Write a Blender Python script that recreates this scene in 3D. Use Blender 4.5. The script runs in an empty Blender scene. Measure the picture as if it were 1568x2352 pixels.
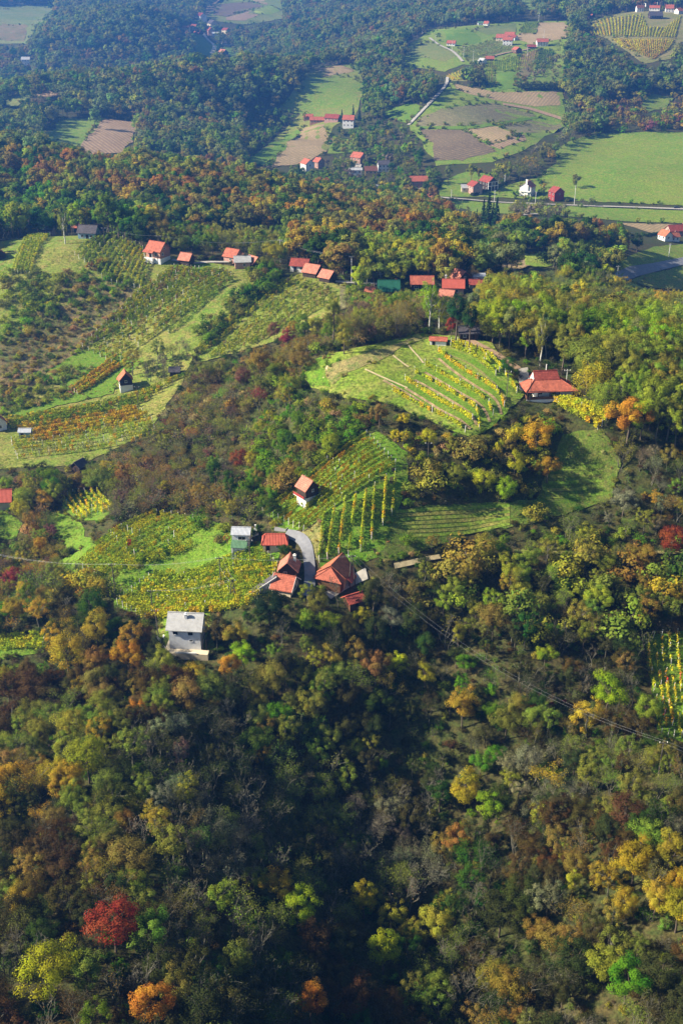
import bpy, math, random
import numpy as np
from mathutils import Vector, geometry

C = bpy.context.scene
COL = C.collection
RNG = np.random.default_rng(7)
random.seed(7)

# ------------------------------------------------------------------ camera
PITCH = math.radians(27.0)
FPX = 2600.0            # focal length in units of a 1568-wide picture
CAMZ = 200.0
cam_d = bpy.data.cameras.new('camera')
cam = bpy.data.objects.new('camera', cam_d); COL.objects.link(cam)
cam_d.sensor_fit = 'HORIZONTAL'; cam_d.sensor_width = 24.0
cam_d.lens = 24.0 * FPX / 1568.0
cam_d.clip_start = 1.0; cam_d.clip_end = 12000.0
cam.location = (0, 0, CAMZ)
cam.rotation_euler = (math.radians(90) - PITCH, 0, 0)
C.camera = cam

# ------------------------------------------------------------------ sky and sun
SUN_EL = math.radians(32.0)
SUN_AZ = math.radians(3.0)          # the sun stands on the left (-x), a little behind the camera
w = bpy.data.worlds.new('World'); C.world = w; w.use_nodes = True
wn = w.node_tree; bg = wn.nodes['Background']
sky = wn.nodes.new('ShaderNodeTexSky'); sky.sky_type = 'NISHITA'; sky.sun_disc = False
sky.sun_elevation = SUN_EL; sky.sun_rotation = math.radians(270) - SUN_AZ
sky.dust_density = 1.0
wn.links.new(sky.outputs[0], bg.inputs[0]); bg.inputs[1].default_value = 0.05
sd = bpy.data.lights.new('sun', 'SUN'); sd.energy = 5.0; sd.angle = math.radians(0.5); sd.color = (1.0, 0.91, 0.74)
sun = bpy.data.objects.new('sun', sd); COL.objects.link(sun)
tosun = Vector((-math.cos(SUN_EL)*math.cos(SUN_AZ), -math.cos(SUN_EL)*math.sin(SUN_AZ), math.sin(SUN_EL)))
sun.rotation_euler = tosun.to_track_quat('Z', 'Y').to_euler()
sun.location = (-300, 200, 500)
C.view_settings.view_transform = 'Standard'; C.view_settings.look = 'None'
C.view_settings.gamma = 1.0; C.view_settings.exposure = 1.45
C.render.engine = 'CYCLES'
cy = C.cycles
cy.max_bounces = 4; cy.diffuse_bounces = 1; cy.glossy_bounces = 1; cy.transmission_bounces = 2
cy.volume_bounces = 0; cy.transparent_max_bounces = 4
cy.caustics_reflective = False; cy.caustics_refractive = False

# ------------------------------------------------------------------ tags and mesh helpers
def tag(o, label=None, cat=None, group=None, kind=None):
    if label: o['label'] = label
    if cat: o['category'] = cat
    if group: o['group'] = group
    if kind: o['kind'] = kind
    return o
def empty(name, loc, rz=0.0):
    o = bpy.data.objects.new(name, None); COL.objects.link(o)
    o.location = loc; o.rotation_euler = (0, 0, rz); o.empty_display_size = 0.5
    return o
def link(name, me, parent=None):
    o = bpy.data.objects.new(name, me); COL.objects.link(o)
    if parent is not None: o.parent = parent
    return o
def np_mesh(name, verts, faces, mats, fattr=None, fmat=None, smooth=False):
    """faces: (N,k) int array, or list of such arrays"""
    me = bpy.data.meshes.new(name)
    if isinstance(faces, np.ndarray): faces = [faces]
    faces = [np.asarray(f, dtype=np.int32) for f in faces if len(f)]
    verts = np.asarray(verts, dtype=np.float32)
    nl = sum(f.size for f in faces); nf = sum(len(f) for f in faces)
    me.vertices.add(len(verts)); me.vertices.foreach_set('co', verts.ravel())
    me.loops.add(nl); me.loops.foreach_set('vertex_index', np.concatenate([f.ravel() for f in faces]))
    me.polygons.add(nf)
    tot = np.concatenate([np.full(len(f), f.shape[1], np.int32) for f in faces])
    st = np.concatenate([[0], np.cumsum(tot)[:-1]]).astype(np.int32)
    me.polygons.foreach_set('loop_start', st)
    if fmat is not None: me.polygons.foreach_set('material_index', np.asarray(fmat, np.int32))
    if smooth: me.polygons.foreach_set('use_smooth', np.ones(nf, bool))
    me.update(calc_edges=True)
    for m in (mats if isinstance(mats, (list, tuple)) else [mats]): me.materials.append(m)
    for k, v in (fattr or {}).items():
        v = np.asarray(v, np.float32)
        if v.ndim == 1:
            a = me.attributes.new(k, 'FLOAT', 'FACE'); a.data.foreach_set('value', v)
        else:
            a = me.attributes.new(k, 'FLOAT_COLOR', 'FACE')
            a.data.foreach_set('color', np.concatenate([v, np.ones((len(v), 1), np.float32)], 1).ravel())
    return me

class MB:
    """collects polygons of several shapes into ONE mesh"""
    def __init__(s): s.v = []; s.f = []; s.m = []
    def poly(s, pts, mi=0):
        b = len(s.v); s.v += [tuple(p) for p in pts]; s.f.append(tuple(range(b, b+len(pts)))); s.m.append(mi)
    def box(s, x0, x1, y0, y1, z0, z1, mi=0):
        p = [(x0,y0,z0),(x1,y0,z0),(x1,y1,z0),(x0,y1,z0),(x0,y0,z1),(x1,y0,z1),(x1,y1,z1),(x0,y1,z1)]
        b = len(s.v); s.v += p
        for f in ((0,3,2,1),(4,5,6,7),(0,1,5,4),(1,2,6,5),(2,3,7,6),(3,0,4,7)):
            s.f.append(tuple(b+i for i in f)); s.m.append(mi)
    def hexa(s, bot, top, mi=0):
        n = len(bot); b = len(s.v); s.v += [tuple(p) for p in bot] + [tuple(p) for p in top]
        s.f.append(tuple(b+i for i in reversed(range(n)))); s.m.append(mi)
        s.f.append(tuple(b+n+i for i in range(n))); s.m.append(mi)
        for i in range(n):
            j = (i+1) % n; s.f.append((b+i, b+j, b+n+j, b+n+i)); s.m.append(mi)
    def slab(s, pts, th, mi=0):
        """a plate: pts is its top outline, th its thickness straight down"""
        s.hexa([(p[0],p[1],p[2]-th) for p in pts], pts, mi)
    def tube(s, pts, r0, r1=None, n=6, mi=0):
        r1 = r0 if r1 is None else r1
        pts = [Vector(p) for p in pts]; b = len(s.v)
        for i, p in enumerate(pts):
            d = (pts[min(i+1, len(pts)-1)] - pts[max(i-1, 0)])
            d = d.normalized() if d.length > 1e-6 else Vector((0,0,1))
            a = d.cross(Vector((0.3,0.9,0.1)) if abs(d.z) > 0.5 else Vector((0,0,1))).normalized(); c = d.cross(a)
            r = r0 + (r1-r0)*i/max(1, len(pts)-1)
            for k in range(n):
                t = 2*math.pi*k/n; q = p + a*math.cos(t)*r + c*math.sin(t)*r; s.v.append(tuple(q))
        for i in range(len(pts)-1):
            for k in range(n):
                k2 = (k+1) % n
                s.f.append((b+i*n+k, b+i*n+k2, b+(i+1)*n+k2, b+(i+1)*n+k)); s.m.append(mi)
        s.f.append(tuple(b+i for i in reversed(range(n)))); s.m.append(mi)
        e = b+(len(pts)-1)*n; s.f.append(tuple(e+i for i in range(n))); s.m.append(mi)
    def mesh(s, name, mats):
        me = bpy.data.meshes.new(name); me.from_pydata(s.v, [], s.f)
        for m in (mats if isinstance(mats, (list, tuple)) else [mats]): me.materials.append(m)
        me.polygons.foreach_set('material_index', s.m); me.update()
        return me
    def build(s, name, mats, parent=None): return link(name, s.mesh(name, mats), parent)

# ------------------------------------------------------------------ materials
def nt(name):
    m = bpy.data.materials.new(name); m.use_nodes = True
    t = m.node_tree; b = t.nodes['Principled BSDF']; b.inputs['Roughness'].default_value = 0.9
    b.inputs['Specular IOR Level'].default_value = 0.15
    return m, t, b
def rgb(c): return (c[0], c[1], c[2], 1.0)
def noise(t, scale, detail=4.0, rough=0.6, vec=None):
    n = t.nodes.new('ShaderNodeTexNoise'); n.inputs['Scale'].default_value = scale
    n.inputs['Detail'].default_value = detail; n.inputs['Roughness'].default_value = rough
    if vec is not None: t.links.new(vec, n.inputs['Vector'])
    return n.outputs['Fac']
def ramp(t, fac, stops):
    r = t.nodes.new('ShaderNodeValToRGB'); e = r.color_ramp.elements
    while len(e) < len(stops): e.new(0.5)
    for i, (p, c) in enumerate(stops): e[i].position = p; e[i].color = rgb(c)
    t.links.new(fac, r.inputs[0]); return r.outputs[0]
def mix(t, fac, a, b, mode='MIX'):
    m = t.nodes.new('ShaderNodeMix'); m.data_type = 'RGBA'; m.blend_type = mode
    for s, v in ((0, fac), (6, a), (7, b)):
        if isinstance(v, (int, float)): m.inputs[s].default_value = v
        elif isinstance(v, tuple): m.inputs[s].default_value = rgb(v)
        else: t.links.new(v, m.inputs[s])
    return m.outputs[2]
def coords(t): return t.nodes.new('ShaderNodeTexCoord').outputs['Object']
def bump(t, b, h, strength, dist=0.1):
    n = t.nodes.new('ShaderNodeBump'); n.inputs['Strength'].default_value = strength; n.inputs['Distance'].default_value = dist
    t.links.new(h, n.inputs['Height']); t.links.new(n.outputs[0], b.inputs['Normal'])
def stripe(t, vec, ang, width, distort=0.6):
    mp = t.nodes.new('ShaderNodeMapping'); mp.inputs['Rotation'].default_value = (0, 0, ang)
    t.links.new(vec, mp.inputs[0])
    wv = t.nodes.new('ShaderNodeTexWave'); wv.bands_direction = 'X'
    wv.inputs['Scale'].default_value = 2*math.pi/width/20.0
    wv.inputs['Distortion'].default_value = distort; wv.inputs['Detail'].default_value = 2
    wv.inputs['Detail Scale'].default_value = 1.5
    t.links.new(mp.outputs[0], wv.inputs['Vector']); return wv.outputs['Fac']
def ground_mat(name, c0, c1, c2, big=0.03, small=0.6, rows=None):
    """three colours blended by noise at two sizes; rows=(angle, width, colour, amount) adds sown or ploughed lines"""
    m, t, b = nt(name); v = coords(t)
    n1 = noise(t, big, 5, 0.65, v); n2 = noise(t, small, 4, 0.7, v); n3 = noise(t, small*6, 2, 0.5, v)
    a = ramp(t, n1, [(0.38, c0), (0.62, c1)]); a = mix(t, ramp(t, n2, [(0.45, (0,0,0)), (0.7, (1,1,1))]), a, c2)
    a = mix(t, 0.75, a, ramp(t, n3, [(0.32, (0.4,)*3), (0.7, (1.45,)*3)]), 'MULTIPLY')
    n4 = noise(t, small*2.3, 3, 0.6, v); a = mix(t, 0.6, a, ramp(t, n4, [(0.35, (0.6,0.62,0.6)), (0.68, (1.3,1.25,1.1))]), 'MULTIPLY')
    if rows:
        s = stripe(t, v, rows[0], rows[1]); f = t.nodes.new('ShaderNodeMath'); f.operation = 'MULTIPLY'
        f.inputs[1].default_value = rows[3]; t.links.new(s, f.inputs[0]); a = mix(t, f.outputs[0], a, rows[2])
    t.links.new(a, b.inputs['Base Color']); bump(t, b, n2, 0.5, 0.4)
    return m
def plain_mat(name, c, var=0.25, scale=1.5, rough=0.85, spec=0.2):
    m, t, b = nt(name); v = coords(t); n1 = noise(t, scale, 5, 0.65, v)
    lo = tuple(x*(1-var) for x in c); hi = tuple(min(1, x*(1+var)) for x in c)
    t.links.new(ramp(t, n1, [(0.3, lo), (0.7, hi)]), b.inputs['Base Color'])
    b.inputs['Roughness'].default_value = rough; b.inputs['Specular IOR Level'].default_value = spec
    return m
def tile_mat(name, c, pitch=0.33):
    """clay tiles: rows across the slope, colour changes tile by tile, weather stains"""
    m, t, b = nt(name); v = coords(t)
    br = t.nodes.new('ShaderNodeTexBrick'); br.offset = 0.5
    mp = t.nodes.new('ShaderNodeMapping'); t.links.new(v, mp.inputs[0]); t.links.new(mp.outputs[0], br.inputs['Vector'])
    br.inputs['Scale'].default_value = 1.0/pitch; br.inputs['Mortar Size'].default_value = 0.06
    br.inputs['Color1'].default_value = rgb(tuple(x*1.12 for x in c)); br.inputs['Color2'].default_value = rgb(tuple(x*0.78 for x in c))
    br.inputs['Mortar'].default_value = rgb(tuple(x*0.35 for x in c)); br.inputs['Brick Width'].default_value = 0.9; br.inputs['Row Height'].default_value = 1.0
    n1 = noise(t, 0.7, 5, 0.7, v)
    a = mix(t, 0.6, br.outputs['Color'], ramp(t, n1, [(0.35, (0.5, 0.5, 0.5)), (0.7, (1.25, 1.2, 1.15))]), 'MULTIPLY')
    t.links.new(a, b.inputs['Base Color']); bump(t, b, br.outputs['Fac'], -0.6, 0.05)
    b.inputs['Roughness'].default_value = 0.75
    return m
def sheet_mat(name, c, pitch=0.2):
    """corrugated roofing sheet: waves across the local x axis, grey stains"""
    m, t, b = nt(name); v = coords(t); s = stripe(t, v, 0.0, pitch, 0.0)
    n1 = noise(t, 0.9, 5, 0.7, v); n2 = noise(t, 6, 3, 0.6, v)
    a = ramp(t, n1, [(0.3, tuple(x*0.75 for x in c)), (0.7, tuple(x*1.1 for x in c))])
    a = mix(t, 0.35, a, ramp(t, n2, [(0.3, (0.6,)*3), (0.7, (1.1,)*3)]), 'MULTIPLY')
    a = mix(t, 0.6, a, ramp(t, s, [(0.1, (0.45,)*3), (0.6, (1.1,)*3)]), 'MULTIPLY')
    t.links.new(a, b.inputs['Base Color']); bump(t, b, s, 0.8, 0.05)
    b.inputs['Roughness'].default_value = 0.7
    return m
def brick_mat(name, c, mortar=(0.4, 0.36, 0.32)):
    m, t, b = nt(name); v = coords(t)
    mp = t.nodes.new('ShaderNodeMapping'); mp.inputs['Rotation'].default_value = (math.radians(90), 0, 0); t.links.new(v, mp.inputs[0])
    br = t.nodes.new('ShaderNodeTexBrick'); t.links.new(mp.outputs[0], br.inputs['Vector'])
    br.inputs['Scale'].default_value = 3.0; br.inputs['Mortar Size'].default_value = 0.03
    br.inputs['Color1'].default_value = rgb(tuple(x*1.1 for x in c)); br.inputs['Color2'].default_value = rgb(tuple(x*0.8 for x in c)); br.inputs['Mortar'].default_value = rgb(mortar)
    n1 = noise(t, 0.8, 4, 0.6, v)
    t.links.new(mix(t, 0.5, br.outputs['Color'], ramp(t, n1, [(0.3, (0.7,)*3), (0.7, (1.1,)*3)]), 'MULTIPLY'), b.inputs['Base Color'])
    return m
def plank_mat(name, c, pitch=0.18):
    m, t, b = nt(name); v = coords(t); s = stripe(t, v, 0.0, pitch, 0.4); n1 = noise(t, 2.0, 5, 0.7, v)
    a = ramp(t, n1, [(0.3, tuple(x*0.7 for x in c)), (0.7, tuple(x*1.25 for x in c))])
    t.links.new(mix(t, 0.5, a, ramp(t, s, [(0.05, (0.4,)*3), (0.3, (1,)*3)]), 'MULTIPLY'), b.inputs['Base Color'])
    return m
def leaf_mat(name, attr='tint', where='INSTANCER', trans=0.3, vlo=0.55, vhi=1.45):
    """foliage: the plant's own colour, varied clump by clump and leaf by leaf"""
    m = bpy.data.materials.new(name); m.use_nodes = True; t = m.node_tree
    for n in list(t.nodes): t.nodes.remove(n)
    out = t.nodes.new('ShaderNodeOutputMaterial')
    a = t.nodes.new('ShaderNodeAttribute'); a.attribute_type = where; a.attribute_name = attr
    lf = t.nodes.new('ShaderNodeAttribute'); lf.attribute_name = 'leaf'
    cl = t.nodes.new('ShaderNodeAttribute'); cl.attribute_name = 'clump'
    h = t.nodes.new('ShaderNodeHueSaturation'); t.links.new(a.outputs['Color'], h.inputs['Color'])
    def rng(src, lo, hi):
        r = t.nodes.new('ShaderNodeMapRange'); r.inputs['To Min'].default_value = lo; r.inputs['To Max'].default_value = hi
        t.links.new(src, r.inputs['Value']); return r.outputs[0]
    t.links.new(rng(cl.outputs['Fac'], 0.478, 0.525), h.inputs['Hue'])
    t.links.new(rng(lf.outputs['Fac'], vlo, vhi), h.inputs['Value'])
    d = t.nodes.new('ShaderNodeBsdfDiffuse'); tr = t.nodes.new('ShaderNodeBsdfTranslucent'); mx = t.nodes.new('ShaderNodeMixShader')
    mx.inputs[0].default_value = trans
    t.links.new(h.outputs[0], d.inputs[0]); t.links.new(h.outputs[0], tr.inputs[0])
    t.links.new(d.outputs[0], mx.inputs[1]); t.links.new(tr.outputs[0], mx.inputs[2]); t.links.new(mx.outputs[0], out.inputs[0])
    return m

# ------------------------------------------------------------------ the lie of the land
ST, CT = math.sin(PITCH), math.cos(PITCH)
def ray(u, v):
    dx = (np.asarray(u, float)-784.0)/FPX; dy = (1176.0-np.asarray(v, float))/FPX
    return dx, CT+dy*ST, -ST+dy*CT
def P(u, v, Y):
    dx, fy, fz = ray(u, v); t = Y/fy
    return (float(dx*t), float(Y), float(CAMZ+fz*t))
def proj(x, y, z):
    x = np.asarray(x, float); y = np.asarray(y, float); z = np.asarray(z, float)-CAMZ
    f = y*CT - z*ST; up = y*ST + z*CT; f = np.maximum(f, 1e-3)
    return 784+FPX*x/f, 1176-FPX*up/f, f
LAND = [
 # the near slope and the ravine
 (-24,95,70),(-60,95,70),(8,95,50),(45,95,50),(90,95,62),(-95,95,72),(-60,55,86),(0,55,72),(60,55,72),(0,0,105),(-90,0,110),(90,0,106),(0,-80,125),(-120,-80,125),(120,-80,125),
 (-24,125,66),(-60,125,64),(16,122,44),(50,125,55),(-32,150,64),(12,150,41),(52,150,57),(95,150,66),(-78,150,58),(-115,150,48),(8,175,43),(58,175,57),(-36,178,63),(-74,180,56),(-110,190,50),(110,190,64),
 (-150,120,54),(150,120,74),(-160,220,48),(170,220,70),
 P(430,1490,205),P(350,1500,205),P(500,1480,207),P(430,1430,211),P(1000,1550,202),P(900,1480,208),P(1000,1450,212),P(1400,1450,210),P(1560,1500,205),P(1540,1650,185),P(1230,1600,193),P(1150,1500,203),
 P(450,1400,216),P(450,1300,234),P(250,1240,245),P(100,1330,243),P(0,1450,214),P(50,1490,205),P(200,1400,222),P(200,1150,280),P(70,1100,292),P(150,1060,302),P(20,1200,272),P(330,1230,246),P(480,1200,245),
 # the vineyard slope under the ridge road
 P(60,1000,322),P(280,930,340),P(285,897,348),P(100,800,376),P(300,780,381),P(450,800,365),P(100,680,401),P(400,680,402),P(60,600,425),P(365,600,425),P(200,560,437),P(560,615,420),P(710,635,412),P(800,650,405),P(890,680,395),P(970,665,405),P(1050,690,392),P(1100,650,415),P(550,700,392),P(650,760,370),
 P(470,880,343),P(620,900,323),P(550,1050,290),P(400,1130,273),P(560,1140,265),P(180,900,350),
 # the terraced hill, the farmhouse and the middle vineyard
 P(960,775,300),P(900,740,332),P(820,700,367),P(740,820,290),P(760,870,280),P(700,860,286),P(600,850,316),P(1000,880,277),P(1000,960,262),P(1060,1000,255),P(1180,900,272),P(1255,915,274),P(1140,800,293),P(1060,770,300),P(1210,860,282),
 P(1300,960,263),P(1390,990,258),P(1390,1080,254),P(1300,1130,249),P(1450,1130,247),P(1550,1150,245),P(1300,1050,257),P(1100,1060,250),P(960,1010,255),P(860,1000,256),P(910,1090,243),P(920,1150,239),P(740,1230,228),P(860,1270,224),P(640,1180,240),P(700,1210,233),P(770,1345,220),P(650,1345,218),P(550,1260,232),P(600,1370,214),P(700,1390,211),P(1000,1290,225),P(1250,1275,230),P(1560,1270,232),P(1100,1200,239),P(760,860,283),
 # right wood falling away to the valley road
 (95,320,92),(140,330,84),(90,370,82),(150,400,68),(60,360,90),(200,330,76),(230,420,52),(150,470,52),(110,450,66),(180,560,30),(80,430,82),
 P(1230,598,520),P(1150,602,514),P(1220,583,531),P(1340,605,525),(95,575,56),
 # beech hill behind the ridge road
 P(100,545,452),(-130,500,80),(-60,500,77),(0,480,76),(40,470,76),(-160,600,80),(-100,600,77),(-40,600,70),(20,580,66),(-190,720,76),(-120,700,72),(-60,680,67),(-20,660,62),(30,620,56),(70,600,52),(130,620,49),(100,560,54),(165,640,32),(-180,780,62),(-60,760,45),(20,720,40),
 (-250,500,92),(-300,650,86),(-330,800,66),
 # valley floor on the right
 P(1100,485,760),P(1568,475,835),P(1300,472,840),P(1100,457,858),P(1210,448,873),P(1480,520,765),P(1450,635,632),P(1568,600,666),P(1550,550,722),P(1000,460,848),
 P(1450,400,920),P(1400,310,1060),P(1560,310,1060),P(1300,360,985),(210,1120,36),(320,1130,38),P(1500,250,1200),P(1568,230,1250),
 # houses and fields in the middle distance
 P(710,390,930),P(820,375,957),P(960,430,880),P(690,320,1060),P(740,285,1128),P(800,290,1120),P(640,370,962),P(750,200,1250),P(790,150,1350),(-70,1120,30),P(870,330,1030),
 P(150,300,1000),P(260,310,985),P(230,275,1060),P(200,345,930),(-180,850,40),(-80,850,36),P(450,360,950),P(330,340,960),(-120,1130,46),(-150,1280,74),(-105,1245,74),(-70,1300,68),(-52,1180,34),(-60,1130,28),(-112,1110,38),(-270,1300,50),(-310,1200,44),P(80,215,1180),(60,1270,58),(25,1190,50),(0,1090,28),
 P(1020,190,1220),P(1100,210,1190),P(1250,220,1180),P(1100,270,1090),P(1050,340,990),P(1200,320,1020),P(1150,170,1270),P(1150,110,1420),P(1250,100,1440),P(1000,110,1420),P(1050,70,1540),P(1260,70,1540),P(1450,100,1400),P(1400,60,1500),P(1550,50,1520),P(1520,120,1350),(250,1230,60),(240,1090,44),P(900,130,1400),P(950,230,1160),
 # far hills
 (-50,1800,66),(10,2100,82),(-150,1850,44),(-190,1750,36),(-195,1950,50),(-190,1600,32),(-300,1500,30),(-120,1560,32),(-100,1450,36),(-320,1750,86),(-380,1640,70),(-280,1860,88),(-420,2000,84),P(60,50,1900),P(60,100,1750),P(60,150,1600),(-420,1450,34),
 P(590,12,2300),P(520,40,2120),(80,1700,78),(150,1750,96),(300,1800,104),(450,1600,112),(0,2350,96),(-500,2300,110),(150,2300,104),(400,2200,112),
 (0,2800,112),(-700,2700,124),(700,2700,126),(0,3400,120),(-1500,3400,140),(1500,3400,140),(0,4700,170),(-2500,4700,180),(2500,4700,180),(0,6500,230),(-3200,6500,230),(3200,6500,230),
 (-450,1000,60),(500,1000,44),(-600,1500,60),(700,1500,80),(-800,2000,90),(900,2000,100),(-400,300,70),(400,300,50),(-350,0,90),(350,0,90),(420,600,28),(-500,700,80),
]
_L = np.array(LAND, float); _S = 100.0
def _phi(r2): return np.where(r2 > 1e-12, 0.5*r2*np.log(np.maximum(r2, 1e-12)), 0.0)
def _fit():
    xy = _L[:, :2]/_S; n = len(xy)
    K = _phi(((xy[:, None]-xy[None])**2).sum(-1)) + np.eye(n)*0.0015
    Q = np.c_[np.ones(n), xy]; A = np.zeros((n+3, n+3)); A[:n, :n] = K; A[:n, n:] = Q; A[n:, :n] = Q.T
    return np.linalg.solve(A, np.r_[_L[:, 2], 0, 0, 0])
_W = _fit()
def _tps(x, y):
    p = np.c_[x.ravel(), y.ravel()]/_S; out = np.empty(len(p)); xy = _L[:, :2]/_S; n = len(xy)
    for i in range(0, len(p), 20000):
        q = p[i:i+20000]; r2 = ((q[:, None]-xy[None])**2).sum(-1)
        out[i:i+20000] = _phi(r2)@_W[:n] + _W[n] + q@_W[n+1:]
    return out.reshape(x.shape)
def _axis(segs):
    out = [segs[0][0]]
    for a, b, s in segs:
        n = max(1, round((b-a)/s)); out += list(np.linspace(a, b, n+1)[1:])
    return np.array(out)
GX = _axis([(-3400,-1400,250),(-1400,-600,60),(-600,-260,12),(-260,-110,5),(-110,110,2.5),(110,260,5),(260,600,12),(600,1400,60),(1400,3400,250)])
GY = _axis([(-80,60,14),(60,330,2.5),(330,520,4),(520,1000,7),(1000,2400,14),(2400,3400,50),(3400,6500,200)])
_X, _Y = np.meshgrid(GX, GY)
def _bumps(x, y):
    z = 0.25*np.sin(x/7.3+1.1)*np.sin(y/8.9+0.4)+0.35*np.sin((x+0.6*y)/13.1)*np.sin((y-0.5*x)/11.7+2)
    far = np.clip((y-450)/500, 0, 1)
    z += far*(2.0*np.sin(x/41+0.5)*np.sin(y/57+1)+1.2*np.sin((x-y)/29)) * np.where(np.abs(y-800) < 120, 0.15, 1)
    return z
GZ = np.maximum(_tps(_X, _Y), 18.0) + _bumps(_X, _Y)
def H(x, y):
    x = np.asarray(x, float); y = np.asarray(y, float)
    i = np.clip(np.searchsorted(GX, x)-1, 0, len(GX)-2); j = np.clip(np.searchsorted(GY, y)-1, 0, len(GY)-2)
    a = np.clip((x-GX[i])/(GX[i+1]-GX[i]), 0, 1); b = np.clip((y-GY[j])/(GY[j+1]-GY[j]), 0, 1)
    return (GZ[j, i]*(1-a)+GZ[j, i+1]*a)*(1-b) + (GZ[j+1, i]*(1-a)+GZ[j+1, i+1]*a)*b
_TS = np.geomspace(70, 5500, 900)
def ground(us, vs):
    """where the sight lines through these picture points meet the land (n,3)"""
    dx, fy, fz = ray(np.atleast_1d(us), np.atleast_1d(vs)); out = np.zeros((len(dx), 3))
    for i in range(len(dx)):
        zz = CAMZ+fz[i]*_TS - H(dx[i]*_TS, fy[i]*_TS); k = np.argmax(zz < 0)
        if zz[k] >= 0: k = len(_TS)-1
        lo, hi = _TS[max(k-1, 0)], _TS[k]
        for _ in range(18):
            md = 0.5*(lo+hi)
            if CAMZ+fz[i]*md - float(H(dx[i]*md, fy[i]*md)) < 0: hi = md
            else: lo = md
        out[i] = (dx[i]*hi, fy[i]*hi, float(H(dx[i]*hi, fy[i]*hi)))
    return out
def at(u, v): return Vector(ground([u], [v])[0])
def inside(poly, x, y):
    x = np.asarray(x, float); y = np.asarray(y, float); r = np.zeros(x.shape, bool); n = len(poly)
    for i in range(n):
        x1, y1 = poly[i]; x2, y2 = poly[(i+1) % n]
        if y1 == y2: continue
        c = ((y1 > y) != (y2 > y)) & (x < (x2-x1)*(y-y1)/(y2-y1)+x1); r ^= c
    return r
# ------------------------------------------------------------------ the ground as one sheet
m_soil = ground_mat('rough_ground', (0.05,0.055,0.014), (0.08,0.06,0.025), (0.04,0.065,0.012), 0.02, 0.35)
def grid_faces(ny, nx):
    k = np.arange(ny*nx).reshape(ny, nx)
    return np.stack([k[:-1,:-1], k[:-1,1:], k[1:,1:], k[1:,:-1]], -1).reshape(-1, 4)
ground_o = link('ground', np_mesh('ground', np.c_[_X.ravel(), _Y.ravel(), GZ.ravel()], grid_faces(*GZ.shape), m_soil, smooth=True))
tag(ground_o, 'hilly ground of grass, earth and leaf litter under the woods', 'ground', kind='structure')

CLEAR = []          # outlines in picture points of the open land no tree may cover
def drape_poly(name, poly, mat, lift=1, clear=True, label=None):
    """a field lying on the land: outline given by picture points met with the land"""
    if clear: CLEAR.append(poly)
    us, vs = [], []
    for i in range(len(poly)):
        a, b = poly[i], poly[(i+1) % len(poly)]; n = max(1, int(math.hypot(b[0]-a[0], b[1]-a[1])/14))
        for k in range(n): us.append(a[0]+(b[0]-a[0])*k/n); vs.append(a[1]+(b[1]-a[1])*k/n)
    g = ground(us, vs)[:, :2]
    if len(g) > 8:      # uneven, natural edge
        step = np.hypot(*(np.roll(g, -1, 0)-np.roll(g, 1, 0)).T); g = g + RNG.normal(0, 0.05, g.shape)*step[:, None]
    return drape_xy(name, g, mat, lift, label)
def drape_xy(name, g, mat, lift=1, label=None):
    ym = g[:, 1].mean(); s = max(1.8, ym/110.0)
    x0, y0 = g.min(0); x1, y1 = g.max(0)
    s = max(s, math.sqrt(max(1.0, (x1-x0)*(y1-y0))/5000))
    X, Y = np.meshgrid(np.arange(x0+s*.5, x1, s), np.arange(y0+s*.5, y1, s)); m = inside([tuple(p) for p in g], X, Y)
    pts = [Vector(p) for p in g] + [Vector((a, b)) for a, b in zip(X[m], Y[m])]
    n = len(g); r = geometry.delaunay_2d_cdt(pts, [], [list(range(n))], 1, 1e-4)
    co = np.array([tuple(p) for p in r[0]]); tri = np.array([f for f in r[2] if len(f) == 3])
    off = 0.05 + co[:, 1]*0.00035 + (lift-1)*(0.02 + co[:, 1]*0.00025)
    o = link(name, np_mesh(name, np.c_[co, H(co[:,0], co[:,1])+off], tri, mat, smooth=True))
    return tag(o, label, name.replace('_', ' ') if label else None, kind='structure')
def drape_path(name, line, width, mat, lift=3, label=None):
    g = [];  us, vs = [], []
    for i in range(len(line)-1):
        a, b = line[i], line[i+1]; n = max(1, int(math.hypot(b[0]-a[0], b[1]-a[1])/8))
        for k in range(n): us.append(a[0]+(b[0]-a[0])*k/n); vs.append(a[1]+(b[1]-a[1])*k/n)
    us.append(line[-1][0]); vs.append(line[-1][1])
    p = ground(us, vs)[:, :2]
    for _ in range(2): p[1:-1] = (p[:-2]+2*p[1:-1]+p[2:])/4
    d = np.gradient(p, axis=0); d /= np.hypot(d[:,0], d[:,1])[:, None]+1e-9; nrm = np.c_[-d[:,1], d[:,0]]
    k = 5; rows = []
    for j in range(k):
        q = p + nrm*(width*(j/(k-1)-0.5)); rows.append(np.c_[q, H(q[:,0], q[:,1])+0.05+q[:,1]*0.00035+(lift-1)*(0.02+q[:,1]*0.00016)])
    v = np.stack(rows, 1).reshape(-1, 3)
    o = link(name, np_mesh(name, v, grid_faces(len(p), k)[:, ::-1], mat, smooth=True))
    CLEAR_PATH.append((p, width)); return tag(o, label, name.replace('_', ' ') if label else None, kind='structure')
CLEAR_PATH = []

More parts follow.
